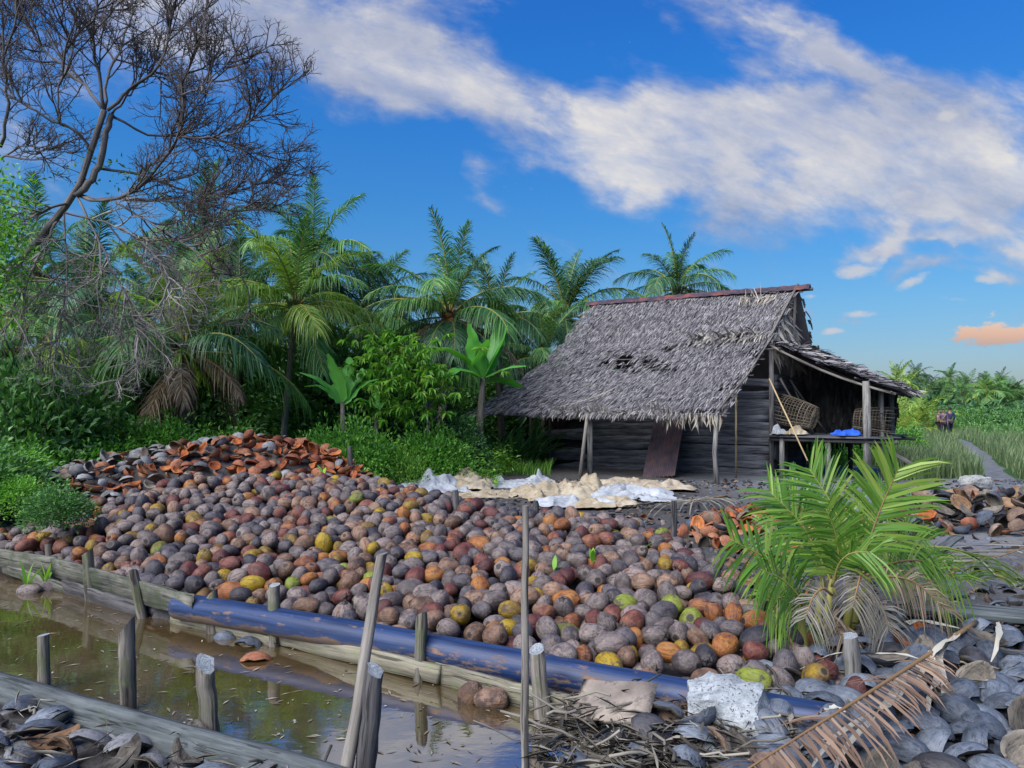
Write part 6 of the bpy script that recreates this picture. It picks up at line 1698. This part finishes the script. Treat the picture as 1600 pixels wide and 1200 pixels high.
obj('board', [plank(np.zeros(3), np.array([.42, .28, .12]), (.5, -1, 0), .12, .03, 8, seed=9)], M['greyboard'], loc=G(1462, 862, .03), label='short grey board end on the bare ground behind the young palm', cat='board')
def fallen(label, ppts, ll, n, w, m, rm, seed, hang=.25, one=None, vee=.12, alpha=(25, 55), start=.1, rr=.012, extra=()):
    pts = np.array(ppts); o = pts[0].copy()
    q = resample(pts, 14); q[1:-1] = (q[:-2] + q[1:-1] * 2 + q[2:]) / 4
    ps = frond_parts(q - o, ll, n, w, alpha, vee, hang, seed=seed, start=start, rr=rr, broken=.08, ragged=.2, prof=lambda s: .5 + .5 * np.sin((.1 + .8 * s) * math.pi))
    root = obj('fallen_frond', [ps[0]], M[rm], loc=o, label=label, cat='palm frond', group='fallen fronds')
    V, F, mi = ps[1]
    if one is not None:
        nn = len(V) // 7; Vr = V.reshape(nn, 7, 3); keep = np.ones(nn, bool); h = nn // 2
        sel = slice(0, h) if one == 0 else slice(h, nn)
        Vs = Vr[sel]; b = Vs[:, :1]; Vr[sel] = b + (Vs - b) * np.random.default_rng(seed).choice([.0, .12, .8], (h, 1, 1), p=[.5, .35, .15])
        V = Vr.reshape(-1, 3)
    obj('leaflets', [(V, F, 0)], M[m], root)
    return root
M['frond_tan'] = strawmat('tan_dry_leaflet', [(0, (.085, .055, .038)), (.5, (.18, .115, .08)), (1, (.32, .235, .165))])
M['frond_pale'] = strawmat('pale_dry_leaflet', [(0, (.20, .19, .16)), (.5, (.38, .36, .30)), (1, (.56, .54, .47))])
fr = fallen('reddish dry palm frond lying across the lower right corner', [G(1525, 972, .14), G(1440, 1030, .22), G(1330, 1100, .29), G(1225, 1165, .30), G(1130, 1226, .28)], .29, 84, .019, 'frond_tan', 'rachis_brown', 5, .42, one=1, vee=-.05, alpha=(18, 38), start=.34, rr=.019)
def curls(label, spots, seed, m='frond_pale', parent=None):
    """long withered leaflets curling over the husks"""
    g = np.random.default_rng(seed); ps = []
    for l in spots:
        q = resample(np.array(l), 12) + g.normal(0, .004, (12, 3))
        q[1:-1] = (q[:-2] + q[1:-1] * 2 + q[2:]) / 4
        s = np.linspace(0, 1, 12); w = .020 * np.sin((.12 + .86 * s) * math.pi) ** .7
        T = unit(np.gradient(q, axis=0)); sd = unit(np.cross(T, Z3 + g.normal(0, .35, (12, 3))))
        up_ = np.cross(sd, T)
        ps.append(grid(np.stack([q - sd * w[:, None] + up_ * w[:, None] * .4, q, q + sd * w[:, None] + up_ * w[:, None] * .4], 1)))
    off = np.array(parent.location) if parent else np.zeros(3)
    for p in ps: obj('curled_leaflet', [(p[0] - off, p[1], 0)], M[m], parent, True)
def GP(*l): return [G(a, b, z) for a, b, z in l]
curls('', [GP((1500, 985, .15), (1490, 1000, .22), (1465, 1012, .2), (1440, 1050, .12), (1425, 1095, .08)), GP((1495, 1000, .15), (1475, 1003, .24), (1450, 1030, .2), (1432, 1070, .1), (1422, 1085, .06)), GP((1470, 1015, .16), (1450, 1020, .22), (1470, 1060, .14), (1450, 1085, .12), (1448, 1125, .07)),
           GP((1480, 1005, .16), (1466, 1030, .18), (1476, 1075, .1), (1472, 1112, .06)), GP((1415, 1050, .18), (1405, 1085, .2), (1340, 1130, .2), (1290, 1160, .18), (1265, 1200, .15)), GP((1400, 1058, .18), (1398, 1090, .22), (1350, 1140, .2), (1310, 1175, .15), (1300, 1215, .12)),
           GP((1440, 1030, .17), (1410, 1020, .2), (1350, 1022, .16), (1300, 1022, .2), (1240, 1052, .08)), GP((1510, 985, .14), (1440, 970, .18), (1380, 975, .18)), GP((1560, 975, .1), (1562, 995, .16), (1550, 1035, .08)), GP((1320, 1110, .19), (1300, 1105, .2), (1275, 1120, .12))], 3, 'frond_pale', fr)
fallen('grey dead frond spread over the bare ground at the right edge', [G(1640, 838, .12), G(1570, 868, .10), G(1500, 880, .08), G(1440, 885, .05)], .75, 34, .022, 'frond_grey', 'rachis_brown', 6, .15, vee=.02, alpha=(30, 60))
fallen('greyish dead frond on the ground at the foot of the right eave post', [G(1135, 775, .05), G(1090, 782, .18), G(1040, 785, .16), G(985, 790, .05)], .7, 34, .024, 'frond_grey', 'rachis_brown', 7, .6, vee=.16)
fallen('brown dead frond lying behind the young palm near the brown husk heap', [G(1490, 800, .05), G(1440, 812, .14), G(1385, 818, .05)], .6, 24, .025, 'frond_grey', 'rachis_brown', 8, .3)
fallen('yellowish withered frond drooping right of the young palm onto the bare ground', [P(1400, 865, 5.3), P(1460, 850, 5.5), P(1520, 865, 5.6), G(1560, 905, .05)], .42, 26, .020, 'frond_yellow', 'rachis', 9, .6)
def build_litter():
    g = np.random.default_rng(77)
    M['litter'] = strawmat('plant_litter', [(0, (.022, .020, .019)), (.35, (.075, .067, .056)), (.7, (.17, .155, .128)), (1, (.36, .33, .27))])
    n = 1900
    px = np.concatenate([g.uniform(845, 1260, 1300), g.uniform(0, 480, 420), g.uniform(1180, 1600, 180)]); py = np.concatenate([1085 + 130 * g.random(1300) ** .8, np.interp(px[1300:1720], [0, 480], [1100, 1205]) + g.uniform(0, 100, 420), g.uniform(960, 1100, 180)])
    z = np.where(px < 600, -.06, .04)
    C = np.array([G(a, b, q) for a, b, q in zip(px, py, z)])
    keep = ~((px > 600) & (px < 880) & (py < 1120))
    keep &= (px > 600) | (np.arange(len(px)) % 3 == 0)
    C = C[keep]; n = len(C)
    C[:, 2] += g.uniform(-.02, .10, n) * g.random(n)
    a = g.uniform(0, 6.28, n)
    D = np.stack([np.cos(a), np.sin(a) * .8, g.normal(.0, .22, n)], 1)
    V, F, mi = leaves(C, D, g.normal(0, .5, (n, 3)) + Z3, g.uniform(.04, .2, n) * g.choice([1, 1.7], n, p=[.85, .15]), g.choice([.004, .008, .015, .026], n, p=[.4, .3, .2, .1]), droop=.12)
    ps = [(V, F, 0)]
    for k in range(130):
        i = int(g.integers(n)); L = g.uniform(.1, .4); d = unit(D[i] + [0, 0, g.normal(0, .15)])
        s = np.linspace(0, 1, 5)[:, None]
        ps.append(T_(C[i] + d * L * s + g.normal(0, .012, (5, 3)), g.uniform(.003, .009), 5)[:3])
    obj('plant_litter', [(p[0], p[1], 0) for p in ps], M['litter'], kind='stuff', label='dry leaf scraps, straw and sticks matted on the near bank', cat='litter')
build_litter()
for lab, px, py, z, c, k, e, s in (('dark shiny brown shell half buried in the litter left of the foam block', 960, 1150, .05, 'black', 2, (0, 0, 1.5), .75), ('pale open husk curl at the foot of the foam block', 1128, 1168, .06, 'brown', 4, (1.2, .2, 1.3), .9), ('grey husk shard at the water edge by the thin pole', 905, 1190, .03, 'grey', 5, (.3, .2, 2.0), 1.0),
                                   ('small pale round nut in the litter nearest the lower edge', 1075, 1192, .04, 'grey', 7, (.2, 0, .3), .6), ('dark cupped husk at the lower edge left of the litter', 870, 1192, .02, 'black', 6, (2.9, .2, .8), 1.0), ('grey husk half under the foam block litter', 1010, 1175, .04, 'grey', 1, (.5, -.2, .9), .8), ('bluish husk beside the dry frond tip', 1185, 1165, .05, 'grey', 3, (.2, .4, 2.3), .9), ('brown husk shard between board and foam block', 1048, 1118, .06, 'brown', 8, (.4, .3, .2), .7)):
    one_husk(lab, px, py, z, c, k, e, s, group='husks in the litter')
def sprouting(label, px, py, s, seed):
    g = np.random.default_rng(seed)
    root = empty('sprouting_coconut', G(px, py, WATER), label, 'coconut', 'sprouting coconuts in the ditch')
    V, F = CG[seed]; E = euler_matrix((math.pi / 2, .0, 1.4))
    obj('nut', [(V @ E.T * s, F, 0, V)], CM['grey'], root, True)
    lv = []
    for k in range(4):
        a = arc(.26 * g.uniform(.7, 1.1), 86 - k * 9, 25, k=7); az = k * 1.7 + seed; c, q = math.cos(az), math.sin(az)
        a = a @ np.array([[c, -q, 0], [q, c, 0], [0, 0, 1]]).T + [-.03, 0, .04]
        w = np.sin(np.linspace(.15, .98, 7) * math.pi)[:, None] * np.array([-q, c, 0]) * .016
        lv.append(grid(np.stack([a - w, a, a + w], 1)))
    obj('sprout', lv, M['fern'], root)
sprouting('grey coconut with a pale green shoot floating nearest the left edge', 47, 925, .95, 1)
sprouting('grey coconut with green shoots floating below the first mossy stake', 77, 920, .85, 4)
def pile_sprout(label, px, py, Y, L, seed, n=3):
    g = np.random.default_rng(seed); lv = []
    for k in range(n):
        a = arc(L * g.uniform(.7, 1.1), g.uniform(35, 80), 40, k=7); az = g.uniform(0, 6.28); c, q = math.cos(az), math.sin(az)
        a = a @ np.array([[c, -q, 0], [q, c, 0], [0, 0, 1]]).T
        w = np.sin(np.linspace(.15, .98, 7) * math.pi)[:, None] * np.array([-q, c, 0]) * .020
        lv.append(grid(np.stack([a - w, a, a + w], 1)))
    obj('leaf_sprout', lv, M['fern'], loc=P(px, py, Y), label=label, cat='sprout', group='green shoots in the pile')
for k, (px, py, L, n, lab) in enumerate(((926, 878, .16, 4, 'short green shoot between coconuts right of the thin pole'), (1000, 862, .38, 2, 'long bent green leaf rising from the upper right of the pile'), (866, 890, .12, 3, 'tiny green shoot just right of the thin pole'), (505, 742, .2, 3, 'green shoot at the pile crest near the black post'), (1140, 880, .3, 3, 'green shoot at the right end of the pile before the young palm'))):
    Yk = next(y for y in np.linspace(3.6, 11, 300) if P(px, py, y)[2] < heap((px - 800) / FPX * y, y) + .05 or y > 10.9)
    pile_sprout(lab, px, py, Yk, L, 80 + k, n)

# ------------------------------------------------------------------ people on the path
def plain(name, c, rough=.8):
    m, t = mat(name, rough, .25)
    n = t.noise(t.n('ShaderNodeTexCoord').outputs['Object'], 14, 4, .6)
    t.put(t.p.inputs['Base Color'], t.ramp(n, [(.3, tuple(x * .75 for x in c)), (.7, tuple(x * 1.2 for x in c))]))
    return m
SKIN = plain('skin', (.25, .13, .08), .55); HAIR = plain('dark_hair', (.012, .010, .010), .5)
def skinned(name, V, E, Rr, m, parent, root=0):
    me = bpy.data.meshes.new(name); me.from_pydata([tuple(v) for v in V], E, []); me.materials.append(m)
    o = bpy.data.objects.new(name, me); col.objects.link(o); o.parent = parent
    md = o.modifiers.new('skin', 'SKIN'); md.use_smooth_shade = True
    sv = me.skin_vertices[0].data if me.skin_vertices else None
    if sv is None:
        me.attributes  # older layer access
    for k, r in enumerate(Rr):
        sv[k].radius = r if isinstance(r, tuple) else (r, r); sv[k].use_root = (k == root)
    sb_ = o.modifiers.new('smooth', 'SUBSURF'); sb_.levels = 1; sb_.render_levels = 1
    return o
def person(label, loc, rz, hgt, shirt, trousers, boots, stride=.22, arms=((.16, .12), (-.10, .02)), hat=None, bag=None):
    root = empty('person', loc, label, 'person', 'people walking on the path', rz)
    k = hgt / 1.70
    def S(l): return [np.array(v) * k for v in l]
    J = dict(pel=(0, 0, .93), spi=(0, .01, 1.12), che=(0, 0, 1.30), nek=(0, 0, 1.46), hd0=(0, -.015, 1.535), hd1=(0, -.015, 1.61), hd2=(0, .0, 1.665))
    for s, n, st, ar in ((-1, 'l', stride, arms[0]), (1, 'r', -stride, arms[1])):
        J['sh' + n] = (s * .18, 0, 1.40); J['el' + n] = (s * .235, .04 - ar[0] * .3, 1.13); J['wr' + n] = (s * .215, -ar[0], .93 + abs(ar[0]) * .5); J['ha' + n] = (s * .205, -ar[0] - .03, .86 + abs(ar[0]) * .5)
        J['hp' + n] = (s * .095, 0, .89); J['kn' + n] = (s * .105, -st * .55 - .03, .50); J['an' + n] = (s * .105, -st + (.05 if st < 0 else 0), .09 + (.05 if st < 0 else 0)); J['to' + n] = (s * .115, -st - .13, .04 + (.01 if st < 0 else 0))
    nm = list(J); ix = {n: i for i, n in enumerate(nm)}
    V = S(J.values())
    E = [('pel', 'spi'), ('spi', 'che'), ('che', 'nek'), ('nek', 'hd0'), ('hd0', 'hd1'), ('hd1', 'hd2')]
    for n in 'lr': E += [('che', 'sh' + n), ('sh' + n, 'el' + n), ('el' + n, 'wr' + n), ('wr' + n, 'ha' + n), ('pel', 'hp' + n), ('hp' + n, 'kn' + n), ('kn' + n, 'an' + n), ('an' + n, 'to' + n)]
    Rd = dict(pel=(.125, .09), spi=(.115, .085), che=(.135, .095), nek=.052, hd0=(.062, .075), hd1=(.074, .092), hd2=(.050, .062), sh=.052, el=.038, wr=.027, ha=(.022, .036), hp=.082, kn=.052, an=.036, to=.034)
    rr = [Rd.get(n, Rd.get(n[:2])) for n in nm]
    rr = [tuple(x * k for x in r) if isinstance(r, tuple) else r * k for r in rr]
    EE = [(ix[a], ix[b]) for a, b in E]
    for n, s in (('l', -1), ('r', 1)):                                  # five fingers on each hand
        h = V[ix['ha' + n]]
        for q, (dx, dy, L) in enumerate(((-.5, -1.2, .05), (-.018, -.02, .075), (-.006, -.007, .083), (.006, .006, .078), (.018, .018, .062))):
            if q == 0: a, b = h + np.array([-s * .02, -.03, .0]) * k, h + np.array([-s * .035, -.05, -.03]) * k
            else: a, b = h + np.array([0, dy * 1.3, -.04]) * k, h + np.array([-s * .012, dy * 1.5, -.04 - L * .8]) * k
            V += [a, b]; rr += [.009 * k, .008 * k]; i = len(V) - 2; EE += [(ix['ha' + n], i), (i, i + 1)]
    skinned('body', V, EE, rr, SKIN, root, ix['pel'])
    def cloth_(name, keys, edges, grow, m):
        id_ = {n: i for i, n in enumerate(keys)}
        vv = [np.array(J[n]) * k for n in keys]
        r_ = []
        for n in keys:
            r = Rd.get(n, Rd.get(n[:2])); r_.append(tuple((x + grow) * k for x in r) if isinstance(r, tuple) else (r + grow) * k)
        return skinned(name, vv, [(id_[a], id_[b]) for a, b in edges], r_, m, root, 0)
    cloth_('shirt', ['che', 'spi', 'pel', 'shl', 'ell', 'shr', 'elr', 'wrl', 'wrr'], [('che', 'spi'), ('spi', 'pel'), ('che', 'shl'), ('shl', 'ell'), ('che', 'shr'), ('shr', 'elr'), ('ell', 'wrl'), ('elr', 'wrr')], .016, shirt)
    cloth_('trousers', ['pel', 'hpl', 'knl', 'anl', 'hpr', 'knr', 'anr'], [('pel', 'hpl'), ('hpl', 'knl'), ('knl', 'anl'), ('pel', 'hpr'), ('hpr', 'knr'), ('knr', 'anr')], .018, trousers)
    for n in 'lr':
        a = np.array(J['kn' + n]) * .55 + np.array(J['an' + n]) * .45
        skinned('boot', [np.array(J['an' + n]) * k, np.array(J['to' + n]) * k, a * k], [(0, 1), (0, 2)], [.056 * k, .045 * k, .062 * k], boots, root)
    g = np.random.default_rng(int(hgt * 100))
    th = np.linspace(0, math.pi * .62, 8)[:, None]; ph = np.linspace(0, 2 * math.pi, 17)[None]
    hv_ = np.stack([.084 * np.sin(th) * np.cos(ph), .104 * np.sin(th) * np.sin(ph) + .022, .088 * np.cos(th) + np.zeros_like(ph)], -1) * k
    hv_ += np.array(J['hd1']) * k + [0, .008, .018]
    hv_[..., 2] = np.where((hv_[..., 1] < -.05 * k), np.maximum(hv_[..., 2], (J['hd1'][2] + .045) * k), hv_[..., 2])
    obj('hair' if not hat else 'cap', [grid(hv_)], hat or HAIR, root, True)
    V_, F_ = CGL[0]
    for s in (-1, 1):
        obj('eye', [(V_ * .10 * k + np.array([s * .030, -.098, 1.608]) * k, F_, 0, V_)], HAIR, root, True)
        obj('ear', [(V_ * [.10, .2, .3] * k + np.array([s * .078, .0, 1.60]) * k, F_, 0, V_)], SKIN, root, True)
    obj('nose', [(V_ * [.12, .16, .2] * k + np.array([0, -.108, 1.585]) * k, F_, 0, V_)], SKIN, root, True)
    obj('mouth', [(V_ * [.25, .05, .05] * k + np.array([0, -.098, 1.548]) * k, F_, 0, V_)], plain('lips', (.16, .06, .05)), root, True)
    if bag:
        q = np.array([(.10, -.10, 1.42), (.02, -.13, 1.25), (-.10, -.12, 1.08)]) * k
        obj('strap', [T_(q, .02 * k, 5)], bag, root); obj('bag', [plank(np.array([-.16, .13, 1.0]) * k, np.array([-.16, .13, 1.34]) * k, (1, 0, 0), .26 * k, .12 * k, 6, seed=3, jit=.01)], bag, root)
    return root
Yp = 41.0
def foot(px, y): p = np.array([(px - 800) / FPX * y, y, 0]); p[2] = float(ground_z(p[0], p[1])) + .03; return p
person('person in a dark olive shirt and black trousers, leftmost of the walkers', foot(1467, Yp + .5), .35, 1.60, plain('olive_shirt', (.075, .06, .045)), plain('black_trousers', (.018, .018, .022)), plain('black_boots', (.015, .015, .018)), .16, ((.28, .1), (.2, .1)), plain('dark_cap', (.02, .02, .03)))
person('person in a grey violet shirt with tan bag, in front of the other two', foot(1474, Yp - .6), -.3, 1.58, plain('violet_shirt', (.10, .085, .13)), plain('dark_trousers', (.02, .02, .026)), plain('dark_boots', (.02, .02, .022)), .22, ((.24, .1), (.05, .1)), None, plain('tan_bag', (.38, .22, .10)))
person('person in a navy jacket and blue rubber boots, rightmost and tallest of the walkers', foot(1484, Yp + .2), 2.9, 1.72, plain('navy_jacket', (.025, .032, .075)), plain('navy_trousers', (.02, .024, .045)), plain('blue_boots', (.02, .10, .30)), .24, ((.1, .1), (-.12, .1)))
